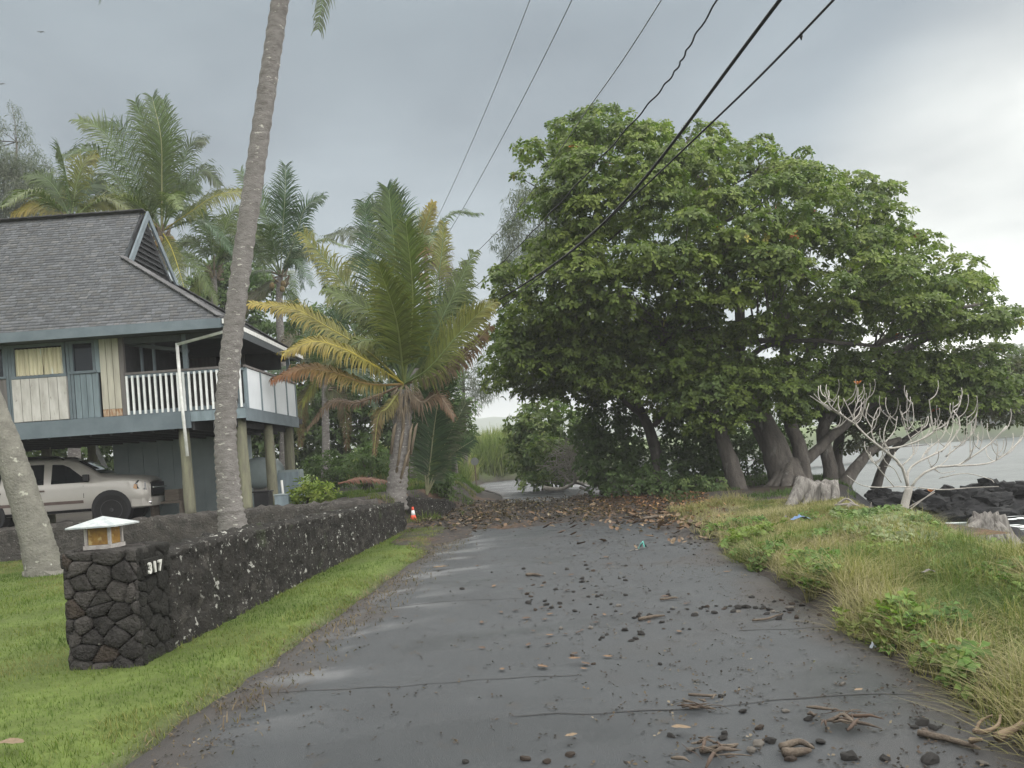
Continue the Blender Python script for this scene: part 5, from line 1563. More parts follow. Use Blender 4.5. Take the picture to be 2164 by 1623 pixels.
def bgtree(label, Y, poly, trunk, seed, n, rad, pal, L=.3, W=.14):
    t = root('background_tree', P(*trunk[0], Y), label, 'tree', 'trees filling the background behind the house')
    limb(t, [P(u, v, Y) for u, v in trunk], .2, .08, 12, name='trunk')
    pads = crown_pads(poly, Y, 2.2, n, rad, seed, flat=.55, back=.4)
    foliage('crown', pads, 40, 6, L, W, pal, m_leafd, t, seed, el=(-.5, .8), low=-.5)
    twigs(t, pads[::3], cat_rom([P(u, v, Y) for u, v in trunk], 10), .035, m_bark, seed)
    return t
bgtree('dark leafy tree behind the deck corner, left of the young palm', 40, [(560, 700), (640, 640), (760, 640), (800, 740), (780, 860), (660, 900), (560, 880)], [(684, 1010), (690, 850), (690, 700)], 74, 90, .8, DG + MG)
bgtree('leafy tree directly behind the young palm and the dark post', 38, [(780, 740), (870, 700), (960, 760), (985, 880), (940, 960), (830, 960), (780, 880)], [(900, 1010), (900, 880), (890, 740)], 75, 90, .75, DG + MG)
bgtree('tree with hanging dark boughs left of the hill gap', 42, [(930, 860), (980, 850), (1012, 880), (1010, 930), (960, 950), (925, 940)], [(962, 1010), (958, 950), (960, 880)], 76, 40, .5, DG)
bgtree('leafy tree seen under the house, behind the car roof', 34, [(-60, 820), (120, 780), (330, 800), (420, 880), (330, 1000), (60, 1010), (-80, 960)], [(140, 1040), (150, 960), (150, 840)], 77, 90, .8, PG + MG)
bgtree('leafy tree seen through the gap between deck posts', 36, [(470, 840), (560, 800), (640, 840), (650, 960), (560, 1000), (470, 970)], [(560, 1030), (560, 960), (560, 840)], 78, 70, .7, MG + PG)
bgtree('broad leafy tree closing the gap between the deck corner and the young palm', 37, [(590, 840), (700, 800), (830, 820), (850, 1000), (720, 1020), (590, 1000)], [(720, 1020), (720, 960), (716, 840)], 87, 90, .75, MG + DG)
bgtree('tree behind the roof, filling between the two tall palms', 42, [(380, 600), (450, 540), (560, 560), (600, 640), (560, 720), (430, 700)], [(490, 1010), (490, 800), (490, 600)], 79, 60, .8, DG + MG[:2])
for k, (lab, poly, Y, pal) in enumerate((('round leafy shrub behind the rock wall, left of the young palm', [(740, 950), (790, 930), (825, 960), (825, 1010), (760, 1025), (730, 1000)], 25, MG),
        ('dark low bush in the yard beyond the deck', [(650, 970), (700, 950), (745, 975), (745, 1030), (680, 1035), (645, 1015)], 27, DG),
        ('bright yellow green shrub beside the pale box behind the rock wall', [(618, 1038), (650, 1026), (688, 1034), (696, 1056), (670, 1072), (620, 1072)], 18.2, [(.14, .19, .035), (.11, .16, .035), (.17, .20, .04)]),
        ('dark bush at the foot of the palm sapling', [(895, 1000), (930, 985), (960, 1010), (960, 1045), (900, 1050)], 24, DG + MG))):
    shrub('shrub', lab, poly, Y, .6, 40, .32, pal, 81 + k, L=.15, W=.05, per=110, group='shrubs in the yard on the left')
# far shore
for k, (u, v0, v1, w, Yf, lab) in enumerate(((2105, 770, 905, 60, 160, 'distant dark tree on the far shore, left of the tallest one'), (2160, 735, 903, 60, 165, 'tallest distant dark tree on the far shore at the right edge'), (1930, 830, 915, 50, 175, 'low distant tree on the far shore seen through the bare branches'))):
    poly = [(u - w, v1), (u - w * .9, (v0 + v1) / 2), (u - w * .3, v0 + 8), (u + w * .2, v0), (u + w * .8, (v0 + v1) / 2 - 6), (u + w, v1)]
    b = P(u, v1 + 4, Yf)
    t = root('shore_line_tree', (b.x, Yf, -.6), lab, 'tree', 'trees on the far shore')
    MB().tube([(b.x, Yf, -1.4), (b.x, Yf, b.z + 4)], [.5, .3], 7).build('trunk', m_bark, t)
    foliage('crown', crown_pads(poly, Yf, 5, 40, 2.2, 90 + k, flat=.7), 5, 6, 1.1, .6, DG + MG[:1], m_leafd, t, 90 + k, el=(-.5, .8), low=-.6)
# ------------------------------------------------------------------ grass
m_blade = mat('grass blade', (1, 1, 1), (.8, .8, .8), scale=3, rough=.75, attr=True, trans=.3, spec=.15)
def blades(x, y, z, h, w, cols, lean=.35, segs=2, az=None, curl=.5, r=rng):
    n = len(x)
    az = r.uniform(0, 6.283, n) if az is None else az
    le = lean * r.uniform(.1, 1.5, n)
    d = np.stack([np.cos(az), np.sin(az), np.zeros(n)], 1)
    sd_ = np.stack([-np.sin(az), np.cos(az), np.zeros(n)], 1)
    b = np.stack([x, y, z], 1)
    up = np.array((0, 0, 1.0))
    rows = []
    for i in range(segs + 1):
        t = i / segs
        p = b + up * (h * (t - .35 * curl * t * t * np.minimum(1.2, le)))[:, None] + d * (h * le * (t ** 1.6))[:, None]
        ww = w * (1 - .92 * t ** 1.5) * .5
        rows += [p - sd_ * ww[:, None], p + sd_ * ww[:, None]]
    V = np.stack(rows, 1)
    k = 2 * (segs + 1)
    base = (np.arange(n) * k)[:, None, None]
    q = np.array([[2 * i, 2 * i + 1, 2 * i + 3, 2 * i + 2] for i in range(segs)])[None]
    Fc = (base + q).reshape(-1, 4)
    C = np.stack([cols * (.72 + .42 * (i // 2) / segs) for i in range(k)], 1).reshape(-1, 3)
    return V.reshape(-1, 3), Fc, C
def pick(n, pal, x, y, s, r=rng):
    pal = np.array(pal)
    f = np.clip(.5 + .55 * vnoise(x, y, s) + r.normal(0, .18, n), 0, .999) * (len(pal) - 1)
    k = f.astype(int)
    t = (f - k)[:, None]
    return (pal[k] * (1 - t) + pal[np.minimum(k + 1, len(pal) - 1)] * t) * r.uniform(.78, 1.22, (n, 1))
def field(name, label, n, xr, yr, keep, hf, w, pal, ps, lean, segs, cat='grass', curl=.5, pw=1.0):
    y = yr[0] + (yr[1] - yr[0]) * rng.random(n) ** pw
    x = rng.uniform(xr[0], xr[1], n)
    k = keep(x, y)
    x, y = x[k], y[k]
    z = terrain(x, y) - .01
    h = hf(x, y) * rng.uniform(.55, 1.25, len(x))
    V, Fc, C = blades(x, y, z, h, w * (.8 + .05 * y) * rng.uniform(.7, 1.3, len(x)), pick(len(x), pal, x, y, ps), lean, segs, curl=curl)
    return tag(npobj(name, V, Fc, C, m_blade), label, cat, kind='stuff')
LAWN = [(.066, .110, .024), (.088, .138, .028), (.112, .158, .034), (.160, .180, .052), (.20, .18, .08)]
def onlawn(x, y):
    e = XL(y) - x
    edge = .03 + .20 * (.5 + .5 * vnoise(x, y, 2.6)) + .08 * vnoise(x, y, 7)
    wallx = np.interp(y, [6.6, 9, 12, 15, 17.1], [-2.97, -2.86, -2.72, -2.55, -2.42])
    infoot = (x > -3.6) & (x < -2.98) & (y > 6.08) & (y < 6.7)
    inwall = (x < wallx + .02) & (x > wallx - .44) & (y > 6.6) & (y < 17.1)
    return (e > edge) & (x > -.95 * y - 1.5) & ~infoot & ~inwall & ~((y > 15.9) & (x < -2.6)) & (y < 17.6 + .3 * vnoise(x, y, 3))
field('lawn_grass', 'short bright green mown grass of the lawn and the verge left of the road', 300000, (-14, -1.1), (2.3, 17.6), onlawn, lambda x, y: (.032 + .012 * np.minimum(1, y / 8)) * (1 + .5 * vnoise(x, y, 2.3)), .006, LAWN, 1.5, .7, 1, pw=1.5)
# ragged longer tufts along the edge of the asphalt and the foot of the wall
def tuft_l(x, y):
    e = XL(y) - x
    wallx = np.interp(y, [6.6, 9, 12, 15, 17.1], [-2.97, -2.86, -2.72, -2.55, -2.42])
    return ((e > .02) & (e < .40 + .2 * vnoise(x, y, 3)) & (vnoise(x, y, 2.6) > -.25)) | ((np.abs(x - wallx - .05) < .05) & (y > 6.6) & (rng.random(len(x)) < .35))
field('edge_grass', 'ragged pale grass creeping over the left edge of the asphalt', 40000, (-3.1, -1.0), (3.3, 17.5), tuft_l, lambda x, y: .06 + 0 * x, .006, [(.12, .16, .04), (.20, .20, .07), (.10, .15, .035)], 1.5, .9, 2, pw=1.3)
# rank verge grass right of the road
RANK = [(.060, .100, .028), (.092, .135, .036), (.140, .165, .052), (.20, .195, .075), (.26, .235, .11), (.33, .29, .17)]
def onbank(x, y):
    e = x - XR(y)
    s_ = shore(y) - x
    return (e > -.06 + .16 * (.5 + .5 * vnoise(x, y, 2.1)) + .12 * vnoise(x, y, 6)) & (s_ > -.3 + .8 * ss(6.5, 9, y) + .4 * vnoise(x, y, 1.7)) & (x < .85 * y + 1.5) & (y < 18.6 - .35 * np.maximum(0, x - 5))
def rh_(x, y):
    e = x - XR(y)
    return (.11 + .17 * np.clip(e / 1.2, 0, 1) + .16 * np.maximum(0, vnoise(x, y, 1.3)) + .10 * vnoise(x, y, 4.5)) * (1 - .72 * ss(8.5, 13, y))
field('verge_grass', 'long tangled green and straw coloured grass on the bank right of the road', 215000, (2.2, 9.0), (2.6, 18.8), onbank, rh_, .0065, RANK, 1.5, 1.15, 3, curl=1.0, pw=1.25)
field('dry_grass', 'straw coloured dry grass stems leaning over the right edge of the asphalt', 34000, (2.2, 8.0), (3.4, 18.5), lambda x, y: onbank(x, y) & ((x - XR(y) < .75) | (vnoise(x + 4, y, 1.2) > .45)), lambda x, y: .20 + .16 * np.maximum(0, vnoise(x, y, 1.4)), .005, RANK[3:], .9, 1.25, 3, curl=1.0, pw=1.25)
# broad leaved creeper among the grass
def creeper(name, label, n, keep, xr, yr, L, pal, seed):
    r = np.random.default_rng(seed)
    x, y = r.uniform(*xr, n), r.uniform(*yr, n)
    k = keep(x, y)
    x, y = x[k], y[k]
    z = terrain(x, y) + r.uniform(.03, .20, len(x)) * (.8 + .4 * vnoise(x, y, 1.2))
    pts = np.stack([x, y, z], 1)
    ups = np.stack([r.normal(0, .35, len(x)), r.normal(-.25, .35, len(x)), np.ones(len(x))], 1)
    V, Fc, C = rosettes(pts, ups, 5, L, L * .62, pick(len(x), pal, x, y, 1.6, r), .2, (-.2, .6), r)
    return tag(npobj(name, V, Fc, C, m_leafd), label, 'plants', kind='stuff')
CRP = [(.090, .140, .045), (.125, .175, .065), (.17, .21, .10), (.21, .24, .14)]
creeper('ground_creeper', 'broad leaved creeper sprawling over the bank below the bare tree', 4200, lambda x, y: (vnoise(x, y, 1.4) > -.05) & (x > .405 * y) & (shore(y) - x > .3), (4.2, 8.2), (8.6, 13.6), .12, CRP, 5)
creeper('ground_creeper', 'scattered broad leaved weeds among the long grass near the road', 9000, lambda x, y: onbank(x, y) & (vnoise(x + 9, y, 2.4) > .25), (2.4, 6), (4, 13), .075, [(.07, .13, .035), (.10, .17, .045), (.15, .19, .05)], 6)
# ground cover under the great tree and by the shrubs, rank cane at the bend
field('cane_grass', 'tall yellow green cane grass filling the far side of the bend', 26000, (-11, 3.5), (42, 66), lambda x, y: ((x < XL(y) - .4) | (x > XR(y) + .3)), lambda x, y: 1.1 + 1.0 * ss(46, 58, y) + .5 * vnoise(x, y, .8), .022, [(.10, .135, .040), (.14, .175, .05), (.19, .205, .075), (.26, .24, .12)], .35, .45, 3)
field('yard_grass', 'patchy weeds and grass on the dark soil of the raised yard', 30000, (-6, -1.4), (17.5, 40), lambda x, y: (x < XL(y) - .25) & (vnoise(x, y, 1.0) > .0), lambda x, y: .12 + .14 * np.maximum(0, vnoise(x, y, 1.5)), .010, LAWN[:3] + [(.16, .15, .07)], .6, .8, 2)
field('under_growth', 'weeds at the foot of the shrubs right of the leaf litter', 16000, (3.2, 12), (19, 30), lambda x, y: (x > XR(y) + .5) & (shore(y) - x > .4) & (vnoise(x + 3, y, .8) > .15), lambda x, y: .14 + 0 * x, .012, [(.05, .085, .028), (.08, .12, .04)], .7, .8, 2)
# ------------------------------------------------------------------ poles and wires
m_pole = mat('weathered pole wood', (.13, .095, .075), (.085, .066, .055), scale=6, rough=.95, stretch=(2, 2, .3))
m_wire = mat('black cable', (.016, .016, .018), rough=.6)
m_wireg = mat('grey bare wire', (.17, .175, .18), rough=.5, metal=.4)
pp = root('utility_pole', (-3.8, 41, .3), 'tall slim wooden utility pole past the bend carrying the overhead wires', 'utility pole')
MB().tube([(-3.8, 41, .2), (-3.8, 41, 7), (-3.8, 41, 13.5)], [.17, .15, .11], 10).build('pole', m_pole, pp, smooth=True)
MB().bar((-4.5, 40.9, 12.6), (-3.1, 40.9, 12.6), .1, .12).build('crossarm', m_pole, pp)
for x in (-4.4, -4.0, -3.2):
    MB().lathe((x, 40.9, 12.66), [(.03, 0), (.06, .05), (.03, .09), (.06, .13), (.02, .18)], 8).build('insulator', m_wireg, pp)
ro_s = P(1003, 975, 39.5)
sgn = root('road_sign', (ro_s.x, 39.5, .5), 'small round grey sign turned away beside the utility pole at the bend', 'sign')
MB().tube([(ro_s.x, 39.55, .2), (ro_s.x, 39.55, ro_s.z + .2)], .03, 6).build('post', m_pole, sgn)
MB().lathe((ro_s.x, 39.5, ro_s.z), [(.2, 0), (.2, .03)], 18, axis='Y').build('plate', mat('grey sign back', (.22, .23, .23), rough=.6), sgn)
def wire(label, pts, r, m, twist=0):
    cur = cat_rom(pts, 60 if not twist else 240)
    if twist:
        cur = [q + Vector((math.cos(i * .9), 0, math.sin(i * .9))) * twist for i, q in enumerate(cur)]
    o = MB().tube(cur, r, 6).build('wire', m, None, tuple(cur[0]), smooth=True)
    return tag(o, label, 'wire', 'overhead wires from the pole at the bend')
A, Bx = 5.835, -.235
def wl(yz, a=A, b=Bx):
    return [Vector((a + b * y, y, z)) for y, z in yz]
wire('thin grey wire, first from the left, high over the road', wl([(40.9, 13.1), (36.9, 12.87), (28, 12.7), (19.5, 12.9), (8, 13.9), (-4, 15.6)]), .011, m_wireg)
wire('thin grey wire, second from the left, high over the road', wl([(40.9, 11.8), (36.8, 11.5), (27, 11.1), (16.6, 11.1), (6, 12.0), (-4, 13.3)]), .011, m_wireg)
wire('thin grey wire passing just left of the great tree top', wl([(41, 10.05), (28.2, 8.97), (21.7, 8.49), (16.6, 8.55), (12.5, 8.65), (4, 9.5), (-4, 10.8)]), .010, m_wireg)
wire('twisted black cable running into the top of the great tree', wl([(41, 9.0), (26, 7.7), (13.86, 7.32), (10.8, 7.64), (3, 8.8), (-4, 10)]), .014, m_wire, .012)
wire('thick black cable crossing in front of the great tree', wl([(41, 7.7), (26.9, 6.73), (16.2, 6.06), (9.44, 6.8), (3, 7.9), (-4, 9.2)]), .026, m_wire)
wire('thin black cable farthest right, crossing the top of the great tree', wl([(41, 7.1), (26, 6.35), (16, 6.08), (11.55, 6.1), (8.5, 6.23), (3, 6.75), (-4, 7.9)]), .015, m_wire)
cq = P(1693, 76, 9.3)
tag(MB().lathe(cq, [(.004, .05), (.018, .03), (.02, -.01), (.006, -.05)], 8).build('wire_tag', m_wire, None, tuple(cq)), 'tiny dark tag dangling from the rightmost black cable', 'tag')

# dark stump of a post at the left edge of the road
q = G(941, 1068, .12)
ps = root('dark_post', q, 'short thick dark post leaning beside the palm sapling at the road edge', 'post')
MB().tube([q - Vector((0, 0, .2)), q + Vector((-.05, 0, .8)), P(930, 962, q.y)], [.13, .115, .10], 10, jit=.1).build('shaft', mat('tarred post', (.035, .035, .038), (.06, .055, .05), scale=6, rough=.85), ps, smooth=True)

# traffic cone
q = G(874, 1101, .08)
cn = root('traffic_cone', q, 'small orange traffic cone with a white collar beside the end of the rock wall', 'traffic cone')
m_or = mat('orange cone plastic', (.72, .10, .055), (.60, .085, .05), scale=8, rough=.5)
m_colr = mat('white collar', (.74, .74, .74), rough=.5)
hc = 30 / F * q.y * 1.0
MB().box(q.x - .105, q.x + .105, q.y - .105, q.y + .105, q.z, q.z + .025).build('base', m_or, cn, bevel=.006)
MB().lathe(q, [(.085, .027), (.058, hc * .42)], 18).build('shell', m_or, cn, smooth=True)
MB().lathe(q, [(.0585, hc * .42), (.036, hc * .76)], 18).build('collar', m_colr, cn, smooth=True)
MB().lathe(q, [(.0365, hc * .76), (.022, hc)], 18).build('tip', m_or, cn, smooth=True)

# ------------------------------------------------------------------ stumps, driftwood, litter
m_stump = mat('bleached stump wood', (.29, .275, .255), (.14, .13, .12), scale=7, rough=.95, bump=3, bscale=20, spec=.1, stretch=(2.4, 2.4, .35),
              spots=[((.075, .068, .06), 5, .60, .1)])
def stump(name, label, Y, base, top, roots, r, seed):
    b, t = P(*base, Y), P(*top, Y)
    s = root(name, b, label, 'stump', 'weathered stumps on the bank')
    V, n, rows = [], 40, 14
    for i in range(rows):
        f = i / (rows - 1)
        c = b.lerp(t, f) - Vector((0, 0, .12 * (1 - f)))
        for k in range(n):
            a = 2 * math.pi * k / n
            fl = 1 + .17 * math.sin(a * 5 + seed + 1.5 * f) * (1 - .5 * f) + .07 * math.sin(a * 13 + seed * 2 + 2 * f) + .26 * mn.noise(Vector((math.cos(a) * 2.2, math.sin(a) * 2.2, f * 1.3 + seed))) + .10 * mn.noise(Vector((a * 6, f * 3, seed)))
            rad = r * fl * (1.35 - .5 * f + .5 * (1 - f) ** 4)
            V.append((c.x + math.cos(a) * rad * 1.15, c.y + math.sin(a) * rad * .9, c.z + (.22 * mn.noise(Vector((math.cos(a) * 2, math.sin(a) * 2, seed + 4))) + .08 * mn.noise(Vector((a * 7, 0, seed))) if i == rows - 1 else 0)))
    V.append(tuple(t - Vector((0, 0, .06))))
    me = bpy.data.meshes.new('bole')
    fs = [tuple(int(x) for x in f) for f in [(i * n + k, i * n + (k + 1) % n, (i + 1) * n + (k + 1) % n, (i + 1) * n + k) for i in range(rows - 1) for k in range(n)]] + [((rows - 1) * n + k, (rows - 1) * n + (k + 1) % n, rows * n) for k in range(n)]
    me.from_pydata([(v[0] - b.x, v[1] - b.y, v[2] - b.z) for v in V], [], fs)
    me.update()
    smoothed(me)
    link('bole', me, m_stump, s)
    for (u0, v0, u1, v1, u2, v2, r0) in roots:
        limb(s, [P(u0, v0, Y - .1), P(u1, v1, Y - .3), P(u2, v2, Y - .5)], r0, r0 * .35, 9, m_stump, 8, .2, 'root')
    return s
stump('stump', 'large bleached stump with splayed roots in front of the great tree trunks', 17.2, (1725, 1072), (1728, 1018),
      [(1700, 1020, 1675, 1062, 1650, 1086, .20), (1745, 1030, 1742, 1072, 1738, 1098, .17), (1715, 1030, 1702, 1068, 1695, 1088, .15), (1758, 1020, 1764, 1052, 1750, 1078, .14)], .30, 1)
stump('stump', 'smaller grey stump among the black lava at the right edge', 15.0, (2085, 1138), (2083, 1088),
      [(2070, 1108, 2040, 1126, 2005, 1134, .12), (2100, 1110, 2122, 1126, 2135, 1146, .12), (2090, 1110, 2090, 1132, 2088, 1150, .11)], .28, 2)
dr_ = root('driftwood_branch', P(1830, 1090, 15.0), 'small pale driftwood branches heaped between the large stump and the bare tree', 'driftwood')
for pts, r in (([(1765, 1068, 15.4), (1800, 1066, 15.2), (1825, 1075, 15.1)], .035), ([(1772, 1064, 15.4), (1790, 1054, 15.3), (1806, 1066, 15.2)], .03), ([(1785, 1082, 15), (1795, 1070, 15), (1800, 1062, 15)], .05),
               ([(1836, 1092, 14.8), (1840, 1075, 14.8), (1842, 1062, 14.8)], .016), ([(1855, 1092, 14.8), (1900, 1082, 14.6), (1975, 1040, 14.4)], .02), ([(1870, 1092, 14.8), (1871, 1076, 14.8), (1868, 1070, 14.8)], .018)):
    limb(dr_, [P(*q) for q in pts], r, r * .5, 9, m_barkl, 6, .15, 'branch', .02)
m_tarp = mat('blue plastic scrap', (.08, .14, .26), (.11, .18, .30), scale=8, rough=.5)
def scrap(name, label, cat, u, v, z, w, d, m, seed, h=.04):
    q = G(u, v, z)
    V, n = [], 9
    for j in range(5):
        for i in range(n):
            f, g = i / (n - 1) - .5, j / 4 - .5
            V.append((q.x + f * w, q.y + g * d + .3 * f * d, q.z + h * (1 + mn.noise(Vector((f * 6, g * 5, seed))) * 1.4) * (1 - 1.6 * abs(f))))
    return tag(npobj(name, V, grid_faces(n, 5), None, m, None, tuple(q), smooth=True), label, cat)
scrap('plastic_scrap', 'torn blue plastic scrap lying in the grass before the large stump', 'litter', 1692, 1098, .20, .30, .12, m_tarp, 1, .05)
scrap('litter_scrap', 'pale crumpled scrap in the grass left of the blue plastic', 'litter', 1662, 1094, .20, .08, .07, m_stump, 2, .03)
scrap('plastic_scrap', 'small turquoise plastic scrap standing up on the road', 'litter', 1358, 1160, .0, .13, .08, mat('turquoise plastic', (.08, .30, .26), rough=.5), 3, .09)
scrap('plastic_scrap', 'flat white scrap lying beside the turquoise one on the road', 'litter', 1341, 1164, .0, .16, .05, m_stump, 4, .02)
scrap('plastic_scrap', 'white plastic strip caught in the long grass of the bank', 'litter', 1962, 1209, .26, .12, .03, m_stump, 5, .02)
scrap('plastic_scrap', 'pale blue crumpled scrap at the right edge of the asphalt', 'litter', 1846, 1370, .01, .045, .035, mat('pale scrap', (.26, .29, .32), rough=.6), 6, .03)

# lava boulders of the shore
m_boul = mat('wet black lava', (.015, .0155, .017), (.024, .0245, .026), scale=6, rough=.75, bump=3, bscale=18, spec=.25)
BM = [rock_mesh('lava_boulder', (1, 1, 1), k, .8, sub=3) for k in range(9)]
for b_ in BM:
    b_.materials.append(m_boul)
def put(name, me, loc, sc, rot, label, cat, group):
    o = bpy.data.objects.new(name, me)
    COL.objects.link(o)
    o.location, o.scale, o.rotation_euler = loc, sc, rot
    return tag(o, label, cat, group)
placed = 0
R = random.Random(77)
while placed < 120:
    y = R.uniform(9, 30)
    x = float(shore(y)) + R.uniform(.7, 12)
    if x > .69 * y + .5 or (abs(x - 13.5) < 2.2 and abs(y - 20) < 1.4): continue
    s_ = R.uniform(.16, .46) * (1.2 if y > 22 else .7)
    z = float(terrain(x, y))
    lab = '%s black lava boulder on the shore %s' % ('small' if s_ < .28 else 'large', 'close below the grassy bank' if x - float(shore(y)) < 2 else 'behind the foam pool' if y > 22 else 'out toward the foam pool')
    put('lava_boulder', BM[placed % 9], (x, y, z + s_ * .10), (s_ * R.uniform(.8, 1.5), s_ * R.uniform(.8, 1.3), s_ * R.uniform(.45, .75)), (R.uniform(-.3, .3), R.uniform(-.3, .3), R.uniform(0, 6.28)), lab, 'boulder', 'lava boulders of the shore')
    placed += 1

# loose stones on the asphalt
m_st = [mat('loose lava stone', (.040, .038, .036), (.066, .062, .058), scale=18, rough=.95, bump=2, bscale=40), mat('loose brown stone', (.10, .075, .058), (.07, .055, .045), scale=18, rough=.95, bump=2, bscale=40),
        mat('loose pale stone', (.24, .22, .19), (.16, .145, .13), scale=18, rough=.95, bump=1, bscale=40)]
SM = []
for k in range(12):
    me = rock_mesh('stone', (1, 1, 1), 30 + k, .45)
    me.materials.append(m_st[0 if k < 8 else 1 if k < 10 else 2])
    smoothed(me, False)
    SM.append(me)
def stone(u, v, s_, k, label, group='loose stones thrown on the road', z=0.0):
    p = G(u, v, z)
    put('loose_stone', SM[k], p + Vector((0, 0, s_ * .25)), (s_ * R.uniform(.8, 1.4), s_ * R.uniform(.7, 1.2), s_ * R.uniform(.45, .8)), (R.uniform(-.3, .3), R.uniform(-.3, .3), R.uniform(0, 6.28)), label, 'stone', group)
for n_, (mu, mv, su, sv_, lab) in ((46, (1600, 1290, 75, 13, 'lava stone in the scatter reaching the right grass edge')), (58, (1240, 1235, 100, 38, 'stone strewn along the middle of the road')),
                                   (22, (1700, 1560, 220, 42, 'stone on the near right part of the road')), (26, (1330, 1330, 90, 30, 'stone left of the middle of the road')), (40, (1480, 1140, 70, 16, 'stone at the near rim of the leaf litter by the grass'))):
    for k in range(n_):
        u, v = R.gauss(mu, su), R.gauss(mv, sv_)
        if v > 1618 or v < 1085: continue
        g = G(u, v)
        if g.x > float(XR(g.y)) + .15 or g.x < float(XL(g.y)): continue
        kq, s_ = R.choice((0, 1, 2, 3, 4, 5, 6, 7, 7, 8, 9, 10)), R.uniform(.012, .032)
        stone(u, v, s_, kq, '%s %s %s' % ('tiny' if s_ < .021 else 'small', 'black' if kq < 8 else 'brown' if kq < 10 else 'pale', lab))
for u, v, s_, k, lab in ((984, 1612, .05, 2, 'dark stone at the bottom edge left of the middle'), (1110, 1606, .055, 8, 'rounded brown husk at the bottom edge of the road'), (1155, 1612, .06, 9, 'larger rounded brown husk at the bottom edge'), (1205, 1597, .055, 9, 'orange brown husk lying near the bottom edge'),
                         (1588, 1588, .07, 10, 'pale rounded stone near the bottom right of the road'), (1660, 1504, .05, 11, 'single cream coloured pebble on bare asphalt'), (1570, 1505, .06, 3, 'dark stone left of the cream pebble'), (1795, 1603, .09, 1, 'large dark stone at the bottom right edge'),
                         (1965, 1610, .10, 4, 'largest dark stone at the bottom right corner of the road'), (1870, 1606, .07, 6, 'dark stone between the two largest ones at the bottom'), (1254, 1404, .035, 9, 'lone brown stone right of the road middle'), (1605, 1540, .06, 8, 'brown clod beside the bark strips')):
    stone(u, v, s_ * .40, k, lab)

# sticks, bark strips, fallen leaves
m_stick = mat('dry stick', (.12, .098, .075), (.08, .063, .05), scale=14, rough=.95, bump=1, bscale=40)
m_dead = mat('fallen leaf brown', (.085, .052, .03), (.13, .085, .052), scale=9, rough=.85)
m_dead2 = mat('fallen leaf tan', (.17, .125, .08), (.12, .088, .056), scale=9, rough=.85)
m_dead3 = mat('fallen leaf dark', (.05, .035, .027), (.075, .05, .035), scale=9, rough=.85)
def stick(pts, r, label, cat='stick', name='stick', m=None, z=.012, group=None):
    cur = cat_rom([G(u, v, z) for u, v in pts], 9)
    cur = [q + Vector((0, 0, .35 * r + .012 * abs(mn.noise(q * 5)))) for q in cur]
    c = cur[0]
    return tag(MB().tube(cur, [r, r * 1.05, r, r * .95, r * .9, r * .85, r * .75, r * .6, r * .35], 6, jit=.25).build(name, m or m_stick, None, tuple(c), smooth=True), label, cat, group)
stick([(1112, 1217), (1128, 1215), (1144, 1218)], .022, 'pale flat stick on the road before the leaf litter')
stick([(1350, 1310), (1380, 1304), (1405, 1302)], .016, 'tan stick lying left of the dark stone scatter')
stick([(1590, 1312), (1625, 1308), (1655, 1298)], .010, 'thin tan twig inside the dark stone scatter')
stick([(1395, 1268), (1425, 1265), (1432, 1266)], .012, 'short brown stick right of the middle of the road')
stick([(1440, 1492), (1490, 1496), (1512, 1500)], .010, 'thin dark twig above the near stones')
stick([(1455, 1470), (1500, 1472), (1515, 1470)], .008, 'thin straight pale twig on bare asphalt')
stick([(1360, 1098), (1390, 1092), (1410, 1091)], .035, 'pale broken stick on top of the leaf litter', z=.10)
stick([(900, 1080), (935, 1084), (965, 1078), (978, 1072)], .05, 'fallen tan palm frond stalk at the left road edge behind the cone', 'frond stalk', 'frond_stalk', z=.08)
stick([(1650, 1582), (1690, 1572), (1720, 1585)], .018, 'curved bark strip beside the pale stone', 'bark strip', 'bark_strip')
stick([(1655, 1596), (1690, 1592), (1715, 1590)], .022, 'grey frayed bark strip at the bottom right', 'bark strip', 'bark_strip')
stick([(1480, 1590), (1530, 1582), (1560, 1575)], .014, 'thin forked twig near the bottom edge')
stick([(1940, 1552), (1995, 1562), (2040, 1575), (2072, 1586)], .016, 'long thin branch pointing at the curled driftwood in the corner', 'branch', 'branch')
stick([(1950, 1545), (1970, 1556), (1990, 1563)], .010, 'short fork of the thin branch in the bottom right corner', 'branch', 'branch')
m_drift = mat('tan driftwood', (.22, .165, .11), (.15, .11, .075), scale=8, rough=.9, bump=1.2, bscale=30, stretch=(.5, 2, 2))
dwn = root('driftwood', G(2100, 1575), 'curled tan driftwood pieces lying in the bottom right corner at the grass edge', 'driftwood')
for pts, r in (([(2062, 1552), (2085, 1562), (2112, 1558), (2118, 1545)], .028), ([(2065, 1552), (2075, 1540), (2100, 1536)], .022), ([(2110, 1566), (2140, 1560), (2175, 1552)], .055), ([(2118, 1552), (2140, 1556), (2164, 1548)], .03), ([(2055, 1572), (2068, 1580), (2078, 1588)], .03)):
    limb(dwn, [G(u, v, .03) + Vector((0, 0, .02 + .02 * i)) for i, (u, v) in enumerate(pts)], r * .5, r * .2, 10, m_drift, 8, .15, 'piece', .01)
